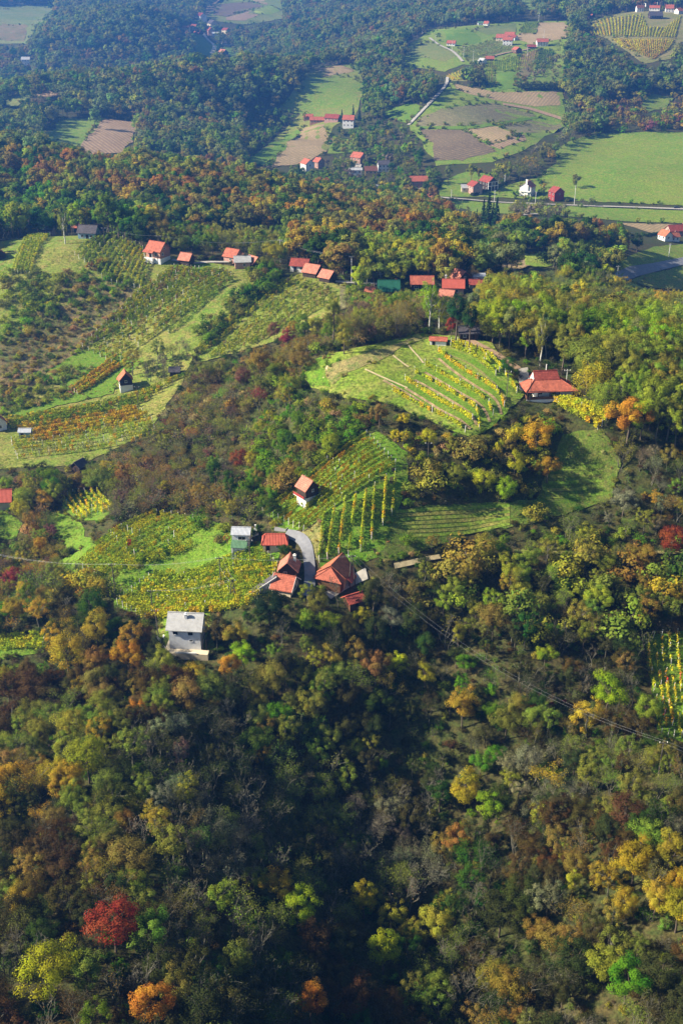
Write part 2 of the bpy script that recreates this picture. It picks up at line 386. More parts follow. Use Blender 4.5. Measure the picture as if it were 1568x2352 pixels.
G = dict(
 grass = ground_mat('meadow_grass', (0.125,0.225,0.019), (0.175,0.237,0.025), (0.225,0.225,0.050), 0.02, 0.25),
 lush = ground_mat('lush_grass', (0.085,0.19,0.010), (0.12,0.21,0.014), (0.16,0.20,0.03), 0.06, 0.6),
 shade_grass = ground_mat('shade_darkened_grass', (0.07,0.14,0.012), (0.10,0.15,0.02), (0.15,0.14,0.04), 0.05, 0.5),  # grass colour darkened to stand for shade on this slope
 dry = ground_mat('dry_grass', (0.196,0.184,0.057), (0.276,0.218,0.092), (0.115,0.172,0.034), 0.05, 0.4),
 olive = ground_mat('olive_meadow', (0.145,0.189,0.043), (0.203,0.203,0.058), (0.116,0.174,0.043), 0.03, 0.25),
 slope = ground_mat('slope_grass', (0.125,0.215,0.02), (0.195,0.208,0.039), (0.260,0.208,0.065), 0.035, 0.35),
 tan = ground_mat('stubble_field', (0.360,0.252,0.132), (0.432,0.312,0.180), (0.288,0.228,0.108), 0.02, 0.3, (0.5, 3.0, (0.19,0.14,0.07), 0.7)),
 plough = ground_mat('ploughed_field', (0.360,0.240,0.144), (0.408,0.288,0.180), (0.312,0.228,0.132), 0.03, 0.3, (-0.6, 3.5, (0.17,0.11,0.06), 0.75)),
 grey = ground_mat('fallow_field', (0.176,0.176,0.068), (0.230,0.189,0.095), (0.257,0.230,0.108), 0.015, 0.2, (1.1, 4.0, (0.10,0.09,0.045), 0.6)),
 dark = ground_mat('harvested_field', (0.149,0.108,0.068), (0.203,0.149,0.088), (0.257,0.189,0.108), 0.02, 0.25, (1.0, 4.0, (0.07,0.055,0.035), 0.65)),
 scrub = ground_mat('scrub_land', (0.135,0.120,0.045), (0.240,0.150,0.075), (0.105,0.150,0.038), 0.04, 0.4),
 humus = ground_mat('dark_tilled_soil', (0.045,0.045,0.02), (0.07,0.055,0.03), (0.05,0.07,0.02), 0.1, 0.8, (0.2, 1.4, (0.10,0.07,0.04), 0.5)),
 gravel = plain_mat('gravel', (0.36,0.33,0.28), 0.2, 1.2), asphalt = plain_mat('asphalt', (0.20,0.20,0.21), 0.2, 0.8),
 concrete = plain_mat('concrete', (0.38,0.35,0.30), 0.2, 0.7), earth = plain_mat('bare_earth', (0.30,0.20,0.12), 0.3, 0.8),
 clay = plain_mat('dry_clay', (0.45,0.36,0.2), 0.25, 1.0),
)
F = drape_poly
# open land under the field patchwork
F('meadow', [(925,150),(925,115),(985,68),(1080,58),(1195,48),(1310,48),(1302,100),(1292,200),(1300,290),(1205,345),(1130,372),(1000,380),(955,310),(935,288),(1000,220),(1028,186),(1075,200),(1110,205),(1110,150),(1060,148),(1020,165)], G['grass'], 0.6)
F('meadow', [(640,250),(718,156),(815,146),(838,200),(818,262),(762,292),(750,350),(690,380),(560,374),(640,312),(690,262)], G['slope'], 0.6)
F('meadow', [(465,40),(486,-20),(650,-20),(652,42),(575,56),(520,52)], G['olive'], 0.6)
F('meadow', [(-40,14),(130,12),(82,60),(62,100),(-40,100)], G['olive'], 0.6)
F('meadow', [(1330,62),(1395,34),(1475,24),(1620,20),(1620,98),(1560,96),(1540,135),(1480,146),(1400,92)], G['dry'], 0.6)
# far hills
F('meadow', [(-40,22),(60,20),(128,17),(75,55),(0,50),(-40,50)], G['olive'])
F('field', [(-40,52),(72,57),(60,95),(-40,88)], G['scrub'])
F('field', [(490,-20),(520,-20),(505,12),(487,36),(472,39),(484,15)], G['tan'])
F('field', [(492,10),(578,4),(604,15),(522,37),(490,34)], G['dark'])
F('meadow', [(520,-20),(560,-20),(558,3),(514,7)], G['grass'])
F('field', [(562,-18),(625,-18),(618,11),(575,5)], G['tan'])
F('meadow', [(575,22),(622,12),(645,24),(622,33),(590,32)], G['grass'])
F('field', [(520,39),(572,25),(590,35),(570,48),(522,46)], G['plough'])
F('meadow', [(448,84),(470,80),(500,105),(486,132),(450,120)], G['lush'])
F('meadow', [(512,108),(530,107),(556,121),(528,132)], G['lush'])
F('meadow', [(1185,-20),(1215,-20),(1235,22),(1210,25)], G['grass'])
# left of the beech wood
F('meadow', [(90,318),(140,273),(236,271),(185,338)], G['grass'])
F('field', [(237,272),(326,283),(306,325),(285,350),(200,355),(186,337)], G['plough'])
F('field', [(68,222),(95,208),(134,202),(138,222)], G['plough'])
F('meadow', [(-30,240),(60,216),(95,209),(70,222),(40,245)], G['olive'])
# centre
F('field', [(720,158),(800,147),(814,165),(738,176)], G['tan'])
F('meadow', [(700,166),(738,177),(815,178),(834,195),(818,236),(745,256),(645,245),(690,205)], G['grass'])
F('meadow', [(652,312),(697,290),(640,355),(612,384),(560,370)], G['lush'])
F('field', [(698,292),(742,285),(755,325),(748,345),(690,377),(614,384),(640,355)], G['tan'])
F('meadow', [(757,318),(810,318),(812,352),(752,352)], G['grass'])
# plateau on the right
F('meadow', [(880,257),(938,236),(972,245),(935,282),(895,272)], G['lush'])
F('meadow', [(1004,226),(1034,200),(1094,228),(1004,257),(982,250)], G['grass'])
F('field', [(1032,190),(1140,212),(1284,209),(1286,240),(1230,246),(1150,232),(1060,212)], G['tan'])
F('field', [(965,272),(1012,250),(1130,236),(1215,260),(1238,268),(1080,290),(952,290)], G['grey'])
F('meadow', [(960,291),(1080,290),(1180,276),(1240,266),(1240,272),(1150,287),(1070,298),(962,296)], G['lush'], 2)
F('field', [(1142,287),(1240,271),(1300,283),(1272,302),(1180,307)], G['grey'])
F('field', [(964,297),(1068,299),(1142,348),(1062,368),(1000,368),(980,330)], G['dark'])
F('field', [(1069,298),(1140,290),(1180,307),(1205,310),(1122,333)], G['tan'])
F('field', [(1117,335),(1204,310),(1200,322),(1148,342)], G['plough'])
F('meadow', [(990,72),(1075,66),(1112,95),(1052,106),(1008,92)], G['lush'])
F('meadow', [(925,122),(985,95),(1052,120),(1020,142),(958,127)], G['olive'])
F('vineyard_ground', [(1052,112),(1150,86),(1185,100),(1180,115),(1120,136),(1075,142)], G['olive'])
F('field', [(1186,86),(1236,52),(1306,51),(1300,88),(1230,98),(1212,112)], G['tan'])
F('field', [(1080,66),(1190,52),(1192,75),(1120,80)], G['olive'])
F('meadow', [(1218,97),(1290,95),(1285,116),(1225,115)], G['grass'])
F('vineyard_ground', [(1192,78),(1200,50),(1237,49),(1231,80)], G['grass'])
F('vineyard_ground', [(1342,64),(1395,42),(1470,30),(1600,30),(1600,88),(1410,87)], G['dry'])
F('vineyard_ground', [(1405,88),(1552,89),(1538,126),(1482,140)], G['dry'])
F('vineyard_ground', [(1132,142),(1192,126),(1188,164),(1134,166)], G['grass'])
F('vineyard_ground', [(1114,141),(1133,141),(1136,204),(1115,204)], G['grass'])
F('vineyard_ground', [(1238,113),(1270,115),(1266,160),(1229,160)], G['grass'])
F('meadow', [(1137,167),(1186,164),(1184,203),(1139,207)], G['lush'])
F('field', [(1193,127),(1236,113),(1228,160),(1187,200)], G['scrub'])
F('vineyard_ground', [(1020,176),(1066,156),(1074,187),(1038,186)], G['dry'])
F('meadow', [(1470,235),(1500,215),(1545,225),(1520,250),(1478,258)], G['grass'])
# valley floor
F('meadow', [(1278,350),(1322,318),(1380,307),(1480,303),(1620,303),(1620,474),(1330,462),(1108,452),(1100,440),(1165,425),(1240,405),(1266,375)], G['grass'])
F('meadow', [(1000,420),(1080,392),(1130,400),(1100,440),(1108,452),(1010,452)], G['grass'])
F('meadow', [(1005,458),(1200,470),(1620,486),(1620,514),(1440,509),(1250,492),(1100,490),(1040,474)], G['grass'])
F('field', [(1420,512),(1620,518),(1620,532),(1500,537)], G['tan'])
F('meadow', [(1500,566),(1620,558),(1620,594),(1440,626),(1404,640),(1415,600)], G['grass'])
F('meadow', [(1405,652),(1480,630),(1620,600),(1620,668),(1480,660)], G['slope'])
F('field', [(1122,607),(1150,590),(1200,583),(1190,607),(1180,622)], G['tan'], clear=True)
F('meadow', [(1190,607),(1200,583),(1242,582),(1300,590),(1322,600),(1240,615)], G['grass'])
# the slope of small vineyards on the left
SLOPE = [(-60,565),(60,545),(240,540),(330,578),(480,604),(600,622),(650,640),(600,700),(450,800),(420,880),(330,1000),(180,1070),(-60,1080)]
F('hillside', SLOPE, G['slope'])
SLOPE2 = [(640,642),(700,627),(790,662),(802,705),(620,790),(462,832),(440,815),(560,720)]
F('hillside', SLOPE2, G['slope'], 2)
F('scrubland', [(0,790),(120,705),(260,690),(335,690),(205,800),(112,850),(0,960),(-60,960),(-60,800)], G['scrub'], 2)
F('scrubland', [(150,640),(250,655),(330,672),(300,700),(200,700),(120,690)], G['scrub'], 2)
F('meadow', [(110,850),(200,800),(330,830),(270,880),(220,905),(150,910)], G['lush'], 2)
F('meadow', [(20,948),(140,905),(268,885),(260,905),(130,935),(40,965)], G['lush'], 3)
F('meadow', [(395,610),(480,607),(480,622),(400,622)], G['lush'], 2)
# the terraced hill
TERRACE = [(688,850),(720,828),(760,813),(900,783),(960,768),(1060,773),(1130,788),(1180,868),(1205,905),(1140,975),(1080,1006),(1040,992),(900,930),(780,912),(715,890)]
F('terraced_hillside', TERRACE, G['grass'], 2)
F('meadow', [(688,850),(720,828),(760,815),(745,845),(742,870),(760,890),(712,888)], G['lush'], 3)
F('field', [(745,845),(800,825),(900,795),(960,770),(980,778),(925,800),(870,830),(790,860),(762,888),(745,870)], G['dry'], 3)
for ln in ([(934,790),(945,806),(960,820),(972,836)], [(902,818),(920,833),(938,845)], [(838,850),(870,865),(905,880),(935,893)], [(742,870),(752,842)]):
    drape_path('terrace_edge', ln, 0.5, G['clay'], 4)
# the middle vineyard and the grass right of it
F('vineyard_ground', [(608,1178),(700,1110),(828,1002),(870,992),(935,1040),(935,1120),(905,1190),(872,1282),(738,1302),(700,1218),(655,1222)], G['lush'])
F('field', [(690,1225),(735,1195),(745,1240),(730,1290),(712,1270)], G['dry'], 2)
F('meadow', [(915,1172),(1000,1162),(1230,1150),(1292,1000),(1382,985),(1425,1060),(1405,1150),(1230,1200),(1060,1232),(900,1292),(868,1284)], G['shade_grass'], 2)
# the lower left vineyards and lawns
F('meadow', [(120,1300),(240,1232),(370,1180),(480,1190),(545,1232),(640,1260),(642,1340),(560,1392),(390,1425),(262,1398),(255,1362),(175,1335)], G['lush'])
F('vineyard_ground', [(140,1146),(212,1128),(265,1166),(232,1203),(168,1192)], G['lush'], 2)
F('meadow', [(108,1172),(172,1192),(242,1270),(216,1292),(128,1232)], G['lush'])
F('vineyard_ground', [(-40,1480),(112,1460),(100,1500),(-40,1522)], G['lush'])
F('vineyard_ground', [(1478,1462),(1620,1445),(1620,1720),(1512,1690)], G['lush'])
F('yard', [(360,1448),(388,1402),(482,1402),(492,1500),(378,1504)], G['slope'])
F('field', [(1178,1562),(1292,1560),(1302,1618),(1204,1626)], G['humus'], clear=False)
F('yard', [(1186,848),(1212,846),(1220,870),(1228,905),(1196,900)], G['concrete'], 3)
F('yard', [(-30,1150),(50,1200),(40,1240),(-30,1240)], G['lush'])
for k_ in range(7):      # faint old terraces across the shaded grass
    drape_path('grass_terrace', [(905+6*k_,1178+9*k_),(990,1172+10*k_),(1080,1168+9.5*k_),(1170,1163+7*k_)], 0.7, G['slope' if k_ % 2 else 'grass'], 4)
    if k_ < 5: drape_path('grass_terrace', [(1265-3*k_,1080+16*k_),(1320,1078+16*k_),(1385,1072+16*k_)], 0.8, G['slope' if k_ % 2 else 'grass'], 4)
CLEAR.append([(745,1380),(742,1366),(785,1343),(845,1312),(852,1326),(800,1358)])
# roads
drape_path('road', [(985,452),(1040,457),(1080,460),(1150,466),(1250,470),(1350,474),(1450,477),(1640,484)], 3.6, G['gravel'], 4, 'pale gravel valley road running right past the white tower house')
drape_path('road', [(1402,642),(1440,628),(1490,618),(1568,601),(1640,584)], 7.0, G['asphalt'], 4, 'grey asphalt road in tree shade at the right edge')
drape_path('road', [(1027,178),(1030,190),(1004,220),(974,250),(938,288)], 3.2, G['gravel'], 4, 'pale farm road climbing between the tan fields')
drape_path('track', [(986,88),(1010,106),(1040,118),(1062,142)], 3.2, G['gravel'], 4)
drape_path('track', [(1120,134),(1160,122),(1195,118),(1225,110)], 3.2, G['earth'], 4)
drape_path('track', [(1154,240),(1214,250),(1310,280)], 4.5, G['earth'], 4)
drape_path('track', [(1188,497),(1215,493),(1238,492)], 3.5, G['gravel'], 4)
drape_path('road', [(466,78),(470,92),(490,102),(500,108),(486,125)], 6.0, G['concrete'], 5)
drape_path('road', [(930,440),(960,436),(1000,428)], 5.0, G['gravel'], 4)
drape_path('track', [(768,383),(800,372),(830,378),(815,392)], 5.0, G['gravel'], 4)
drape_path('road', [(395,598),(440,606),(480,603),(530,603)], 1.8, G['concrete'], 4)
drape_path('road', [(770,648),(800,650),(840,652),(880,654)], 2.2, G['concrete'], 4)
drape_path('road', [(655,1228),(680,1232),(697,1244),(706,1262),(711,1300),(712,1338),(704,1372)], 2.5, G['asphalt'], 5, 'narrow grey lane curving down past the hip-roofed red house')
drape_path('lane', [(752,1372),(785,1350),(815,1334),(842,1320)], 2.0, G['concrete'], 6, 'pale concrete lane below the hip-roofed red house')
drape_path('track', [(905,1303),(940,1296),(975,1287),(1010,1281)], 1.0, G['clay'], 5, 'sandy track below the grassy slope')
drape_path('track', [(1180,1268),(1300,1272),(1420,1270),(1600,1272)], 0.8, G['dry'], 4)
drape_path('track', [(1075,782),(1110,800),(1150,822),(1190,850)], 2.2, G['earth'], 5)
drape_path('driveway', [(787,655),(788,690),(787,712)], 2.2, G['grey'], 5)
for k_, ln in enumerate([[(1006,816),(1035,841),(1064,862),(1098,884),(1129,901),(1146,922),(1150,945)], [(975,848),(1006,866),(1035,883),(1064,900),(1098,918),(1114,935),(1124,962)], [(952,866),(983,882),(1012,899),(1064,931),(1086,948),(1094,970)], [(930,884),(958,901),(985,918),(1016,938),(1057,958),(1080,978)], [(1030,808),(1070,824),(1104,846),(1136,876),(1165,915)], [(880,866),(930,894),(980,925),(1030,953)]]):
    drape_path('grass_terrace', ln, 2.4, G['lush'], 3)
    drape_path('grass_bank', [(a, b+9) for a, b in ln], 0.8, G['tan' if k_ != 4 else 'dry'], 4)
# ------------------------------------------------------------------ buildings
M = dict(
 red = tile_mat('red_clay_tile', (0.48,0.14,0.085)), salmon = tile_mat('weathered_salmon_tile', (0.55,0.21,0.14)), orange = tile_mat('orange_clay_tile', (0.54,0.18,0.095)),
 brightred = sheet_mat('bright_red_sheet', (0.52,0.11,0.07), 0.35), maroon = tile_mat('dark_red_tile', (0.32,0.07,0.05)), rust = tile_mat('brown_roof_tile', (0.2,0.08,0.05)),
 green = sheet_mat('green_sheet', (0.02,0.13,0.075), 0.4), greygreen = sheet_mat('faded_green_sheet', (0.12,0.24,0.13), 0.3), slate = sheet_mat('grey_fibre_sheet', (0.52,0.51,0.49), 0.2),
 zinc = sheet_mat('pale_zinc_sheet', (0.5,0.52,0.55), 0.3), darkroof = tile_mat('dark_roof', (0.10,0.09,0.10)),
 white = plain_mat('white_render', (0.75,0.73,0.68), 0.08, 0.7), cream = plain_mat('cream_render', (0.62,0.52,0.36), 0.1, 0.7), grey = plain_mat('grey_block_render', (0.66,0.67,0.68), 0.14, 0.8),
 brick = brick_mat('orange_hollow_brick', (0.45,0.17,0.09)), pinkbrick = brick_mat('pink_brick', (0.50,0.22,0.16)), wood = plank_mat('dark_wood_boards', (0.055,0.038,0.028)), brown = plank_mat('brown_wood', (0.16,0.08,0.04)),
 yellow = plain_mat('yellow_render', (0.62,0.42,0.14), 0.1, 0.7), blue = plain_mat('blue_grey_render', (0.22,0.33,0.42), 0.1, 0.7),
 dark = plain_mat('dark_opening', (0.012,0.012,0.016), 0.2, 1.0, 0.6), trim = plain_mat('pale_trim', (0.7,0.68,0.62), 0.08, 1.0), iron = plain_mat('grey_metal', (0.28,0.28,0.28), 0.15, 3.0, 0.5, 0.4),
 redwood = plank_mat('red_stained_wood', (0.30,0.05,0.04)),
)
gl, _t, _b = nt('window_glass'); _b.inputs['Base Color'].default_value = (0.02,0.025,0.03,1); _b.inputs['Roughness'].default_value = 0.12; _b.inputs['Specular IOR Level'].default_value = 0.5
M['glass'] = gl
HOUSES = []      # (centre, radius, height) kept free of trees
def window(root, side, l, w, s, z, ww, hh, frame='trim', name='window', bars=True):
    """a framed opening on one wall: side f/b (long walls) or l/r (gable walls), s along that wall"""
    fr, pn = MB(), MB(); t = 0.07
    def put(mb, a0, a1, z0, z1, d0, d1):
        if side == 'f': mb.box(s+a0, s+a1, -w/2-d1, -w/2-d0, z0, z1)
        elif side == 'b': mb.box(s+a0, s+a1, w/2+d0, w/2+d1, z0, z1)
        elif side == 'l': mb.box(-l/2-d1, -l/2-d0, s+a0, s+a1, z0, z1)
        else: mb.box(l/2+d0, l/2+d1, s+a0, s+a1, z0, z1)
    put(fr, -ww/2-t, -ww/2, z-hh/2, z+hh/2, 0.0, 0.06); put(fr, ww/2, ww/2+t, z-hh/2, z+hh/2, 0.0, 0.06)
    put(fr, -ww/2-t, ww/2+t, z+hh/2, z+hh/2+t, 0.0, 0.06); put(fr, -ww/2-t*1.6, ww/2+t*1.6, z-hh/2-t, z-hh/2, 0.0, 0.1)
    if bars: put(fr, -0.025, 0.025, z-hh/2, z+hh/2, 0.012, 0.04)
    put(pn, -ww/2, ww/2, z-hh/2, z+hh/2, 0.0, 0.01)
    f = fr.build(name, M[frame], root); pn.build('pane' if name == 'window' else 'panel', M['glass'] if name == 'window' else M['dark'], f)
def gable_walls(mb, l, w, wh, rise, zb=-2.5, mi=0):
    a, b = l/2, w/2
    mb.poly([(-a,-b,zb),(a,-b,zb),(a,-b,wh),(-a,-b,wh)], mi); mb.poly([(a,b,zb),(-a,b,zb),(-a,b,wh),(a,b,wh)], mi)
    mb.poly([(-a,b,zb),(-a,-b,zb),(-a,-b,wh),(-a,0,wh+rise),(-a,b,wh)], mi); mb.poly([(a,-b,zb),(a,b,zb),(a,b,wh),(a,0,wh+rise),(a,-b,wh)], mi)
    mb.poly([(-a,-b,zb),(-a,b,zb),(a,b,zb),(a,-b,zb)], mi)
def gable_roof(mb, l, w, wh, rise, ov=0.45, th=0.16, hip=0.0):
    """two pitched plates meeting at a ridge (or four with hipped ends), laid on the walls, plus a ridge cap"""
    s = rise/(w/2); a, b = l/2+ov, w/2+ov; zr, ze = wh+rise+th, wh-ov*s+th; r = a-hip
    if hip <= 0:
        for sg in (-1, 1):
            p = [(-a,sg*b,ze),(a,sg*b,ze),(a,0,zr),(-a,0,zr)]
            mb.slab(p if sg < 0 else p[::-1], th)
        mb.box(-a, a, -0.13, 0.13, zr-0.03, zr+0.07)
    else:
        for p in ([(-a,-b,ze),(a,-b,ze),(r,0,zr),(-r,0,zr)], [(a,b,ze),(-a,b,ze),(-r,0,zr),(r,0,zr)], [(a,-b,ze),(a,b,ze),(r,0,zr)], [(-a,b,ze),(-a,-b,ze),(-r,0,zr)]): mb.slab(p, th)
        mb.box(-r, r, -0.13, 0.13, zr-0.03, zr+0.07)
        for sx in (-1, 1):
            for sy in (-1, 1): mb.tube([(sx*r,0,zr),(sx*a,sy*b,ze+0.02)], 0.1, n=5)
def chimney(root, x, y, z0, z1, mat='brick', s=0.28):
    c = MB(); c.box(x-s, x+s, y-s, y+s, z0, z1); c.box(x-s*1.35, x+s*1.35, y-s*1.35, y+s*1.35, z1, z1+0.12); c.box(x-s*0.6, x+s*0.6, y-s*0.6, y+s*0.6, z1+0.12, z1+0.4); c.build('chimney', M[mat], root)
def verge(root, l, w, wh, rise, ov=0.45, mat='trim'):
    """pale boards along the gable edges of the roof"""
    s = rise/(w/2); b = w/2+ov; ze = wh-ov*s+0.16; zr = wh+rise+0.16
    for sx in (-1, 1):
        m = MB(); x0 = sx*(l/2+ov)+(0.003*sx)
        for sy in (-1, 1):
            p = [(x0,sy*b,ze+0.03),(x0,0,zr+0.05),(x0,0,zr-0.2),(x0,sy*b,ze-0.22)]; q = [(x+sx*0.06,y,z) for x, y, z in p]
            if sx*sy > 0: p, q = p[::-1], q[::-1]
            m.hexa(p, q)
        m.build('bargeboard', M[mat], root)
def house(name, u, v, l, w_, wh, rise, yaw, roof, wall, label, cat='house', wins=(), doors=(), chim=None, hip=0.0, ov=0.45, base=None, bands=None, group=None, keep=1.0, vb=None):
    g = at(u, v); root = empty(name, g, math.radians(yaw)); tag(root, label, cat, group)
    HOUSES.append((g, max(l, w_)/2*keep, wh+rise))
    mb = MB(); gable_walls(mb, l, w_, wh, rise); mb.build('wall', M[wall], root)
    if base:      # a paler plinth or ground storey
        hb, bm, grow = base; k = MB(); k.box(-l/2-grow, l/2+grow, -w_/2-grow, w_/2+grow, -2.6, hb); k.build('ground_storey' if hb > 1.2 else 'plinth', M[bm], root)
    r = MB(); gable_roof(r, l, w_, wh, rise, ov, hip=hip); r.build('roof', M[roof], root)
    if vb: verge(root, l, w_, wh, rise, ov, vb)
    for a in wins: window(root, a[0], l, w_, *a[1:])
    for a in doors: window(root, a[0], l, w_, *a[1:], frame='brown', name='door', bars=False)
    if chim: chimney(root, chim[0], chim[1], wh+rise*(1-abs(chim[1])/(w_/2))-0.3, wh+rise+chim[2], chim[3] if len(chim) > 3 else 'brick')
    return root

# --- the grey house low in the picture
r = house('house', 432, 1476, 6.8, 5.4, 5.3, 2.2, -5, 'slate', 'grey', 'grey rendered house with a corrugated grey roof and two dark upper openings', ov=0.55, keep=0.9)
for s_, z_, a_, b_ in ((-1.95,4.2,1.05,1.0),(1.3,4.2,1.05,1.0),(1.35,2.3,0.65,0.45)): window(r, 'f', 6.8, 5.4, s_, z_, a_, b_, 'grey', bars=False)
chimney(r, 0.15, -0.9, 6.4, 7.8, 'grey', 0.26)
t_ = MB(); t_.box(-4.4, 5.2, -4.5, -2.72, -2.0, 0.12); t_.box(-4.4, -3.42, -2.72, 3.5, -2.0, 0.12); t_.build('terrace_slab', M['cream'], r)
k_ = MB(); k_.box(-1.8, 2.8, -4.55, -4.35, 0.1, 0.45); k_.build('planter', M['trim'], r)
k_ = MB(); 
for x_ in (3.9, 4.6): k_.box(x_-.05, x_+.05, -2.9, 2.9, 2.6, 2.75)
for x_ in (3.9, 4.6):
    for y_ in (-2.8, 2.8): k_.box(x_-.06, x_+.06, y_-.06, y_+.06, -1.5, 2.6)
for z_ in (0.6, 1.3, 2.0): k_.box(4.55, 4.65, -2.8, 2.8, z_, z_+.08)
k_.build('side_gallery', M['wood'], r)
# --- the farmhouse on the terraced hill: steep upper roof running out into a wide low skirt, hipped on the left
g_ = at(1247, 903); fh = empty('farmhouse', g_, math.radians(5)); fh.scale = (1.13, 1.1, 1.05); HOUSES.append((g_, 6.2, 6.0))
tag(fh, 'farmhouse with a wide red roof sweeping low over a shaded porch beside terraced vines', 'house')
mb = MB(); gable_walls(mb, 5.6, 5.0, 3.0, 2.6); mb.build('wall', M['white'], fh)
mb = MB(); mb.box(2.83, 5.9, -3.4, 2.4, -2.5, 2.2); mb.build('side_room', M['white'], fh)
mb = MB(); mb.box(-4.8, 6.0, -4.2, -2.52, -2.8, 0.1); mb.box(-4.85, -2.83, -2.52, 2.4, -2.8, 0.1); mb.build('porch_base', M['white'], fh)
mb = MB(); mb.box(-4.85, -4.75, -4.1, 2.2, 0.1, 0.85); mb.box(-4.7, 2.6, -4.2, -4.1, 0.1, 0.85); mb.build('porch_rail', M['brown'], fh)
for x_ in (-4.7, -2.2, 0.4, 2.6):
    mb = MB(); mb.box(x_-.09, x_+.09, -4.18, -4.0, 0.1, 2.2); mb.build('porch_post', M['wood'], fh)
mb = MB(); up = [(-2.9,-1.55,4.15),(3.2,-1.55,4.15),(2.8,0.2,5.85),(-2.6,0.2,5.85)]
mb.slab(up, 0.16); mb.slab([(2.8,0.2,5.85),(3.3,2.9,3.1),(-3.0,2.9,3.1),(-2.6,0.2,5.85)], 0.16); mb.box(-2.7, 2.9, 0.07, 0.33, 5.83, 5.93); mb.build('upper_roof', M['maroon'], fh)
mb = MB(); mb.slab([(-5.2,-4.7,2.25),(6.7,-4.7,2.25),(3.4,-1.5,4.05),(-2.85,-1.5,4.05)], 0.16)
mb.slab([(-5.4,1.6,2.25),(-5.2,-4.7,2.25),(-2.85,-1.5,4.05),(-2.85,1.2,3.6)], 0.16)
mb.slab([(6.7,-4.7,2.25),(6.5,2.5,2.25),(3.4,1.6,3.9),(3.4,-1.5,4.05)], 0.16)
mb.tube([(-2.85,-1.5,4.08),(-5.2,-4.7,2.3)], 0.13, n=6); mb.tube([(3.4,-1.5,4.08),(6.7,-4.7,2.3)], 0.13, n=6); mb.build('skirt_roof', M['red'], fh)
window(fh, 'l', 5.6, 5.0, 0.4, 1.5, 0.9, 1.0); window(fh, 'f', 5.6, 5.0, -1.4, 1.3, 0.9, 1.0); window(fh, 'f', 5.6, 5.0, 1.6, 1.0, 0.9, 1.9, 'brown', 'door', False)
mb = MB(); mb.tube([(0.4,0.6,5.4),(0.4,0.6,7.3)], 0.12, n=8); mb.build('flue', M['trim'], fh)
# --- the hip-roofed red house by the lane: long gable roof with a lean-to hip in front
hh = house('house', 773, 1312, 6.4, 7.0, 1.7, 2.8, 66, 'orange', 'cream', 'red house with a long tiled roof and hipped front beside the curving lane', ov=0.6)
mb = MB(); mb.slab([(-6.0,-3.9,0.85),(-3.3,-4.2,1.0),(-3.3,-0.1,4.1),(-3.85,0,4.0)], 0.14); mb.slab([(-6.0,3.9,0.85),(-6.0,-3.9,0.85),(-3.85,0,4.0)], 0.14); mb.slab([(-3.3,4.2,1.0),(-6.0,3.9,0.85),(-3.85,0,4.0),(-3.3,0.1,4.1)], 0.14)
mb.tube([(-3.85,0,4.05),(-6.0,-3.9,0.9)], 0.12, n=5); mb.tube([(-3.85,0,4.05),(-6.0,3.9,0.9)], 0.12, n=5); mb.build('front_roof', M['red'], hh)
mb = MB(); mb.box(-5.4, -3.22, -3.3, 3.3, -2.5, 0.8); mb.build('front_room', M['brown'], hh)
mb = MB(); mb.slab([(-3.2,-5.6,0.1),(3.4,-5.3,0.1),(3.6,-4.0,1.15),(-3.2,-4.2,1.1)], 0.12); mb.build('eave_roof', M['brightred'], hh)
for x_ in (-3.0, 0.2, 3.2):
    mb = MB(); mb.box(x_-.08, x_+.08, -5.15, -5.0, -2.0, 0.15); mb.build('porch_post', M['wood'], hh)
window(hh, 'f', 6.4, 7.0, -1.2, 0.6, 0.9, 0.9); hh.scale = (0.86, 0.88, 0.80); hh.location.z -= 0.5
# --- sheds and houses round it
house('house', 664, 1320, 3.9, 4.0, 2.3, 2.0, 84, 'salmon', 'wood', 'small barn with a pale salmon roof slope and dark gable above the square red roof', wins=[('l',0.6,1.4,0.7,0.8)], chim=(0.8,-1.2,0.3,'trim'))
e_ = house('house', 655, 1352, 4.4, 5.2, 2.3, 2.0, -18, 'red', 'cream', 'small house with one square red tile slope facing down towards the dark pine', wins=[('r',0.5,1.4,0.8,0.9)], vb='trim'); e_.location.z -= 0.9
a_ = at(636, 1356); b_ = at(566, 1380); vs_ = empty('shed', a_); tag(vs_, 'low shed edged by one long sloping white board behind the broad dark pine', 'shed'); d_ = b_-a_; d_.z += 0.9; n_ = Vector((d_.y, -d_.x, 0)).normalized()*(-1.5 if d_.x < 0 else 1.5)
if n_.y < 0: n_ = -n_
A_ = Vector((0,0,3.3)); lo_ = Vector((0,0,-2.5)); q_ = lambda v: [tuple(v), tuple(v+n_)]
mb = MB(); mb.hexa([lo_, d_*0.97+lo_, d_*0.97+lo_+n_, lo_+n_], [A_, d_*0.97+Vector((0,0,0.1)), d_*0.97+Vector((0,0,0.1))+n_, A_+n_]); mb.build('wall', M['iron'], vs_)
mb = MB(); u_ = Vector((0,0,0.14)); mb.hexa([A_, d_, d_+n_*1.2, A_+n_*1.2], [A_+u_, d_+u_, d_+n_*1.2+u_, A_+n_*1.2+u_]); mb.build('roof', M['darkroof'], vs_)
k_ = -n_.normalized()*0.12; mb = MB(); t_ = Vector((0,0,0.24)); mb.hexa([A_-t_*0.3, d_-t_*0.3, d_-t_*0.3+k_, A_-t_*0.3+k_], [A_+t_, d_+t_, d_+t_+k_, A_+t_+k_]); mb.build('bargeboard', M['trim'], vs_)
go_ = empty('garden_oven', at(587, 1228)); tag(go_, 'white garden oven with a chimney right of the tall narrow shed', 'oven')
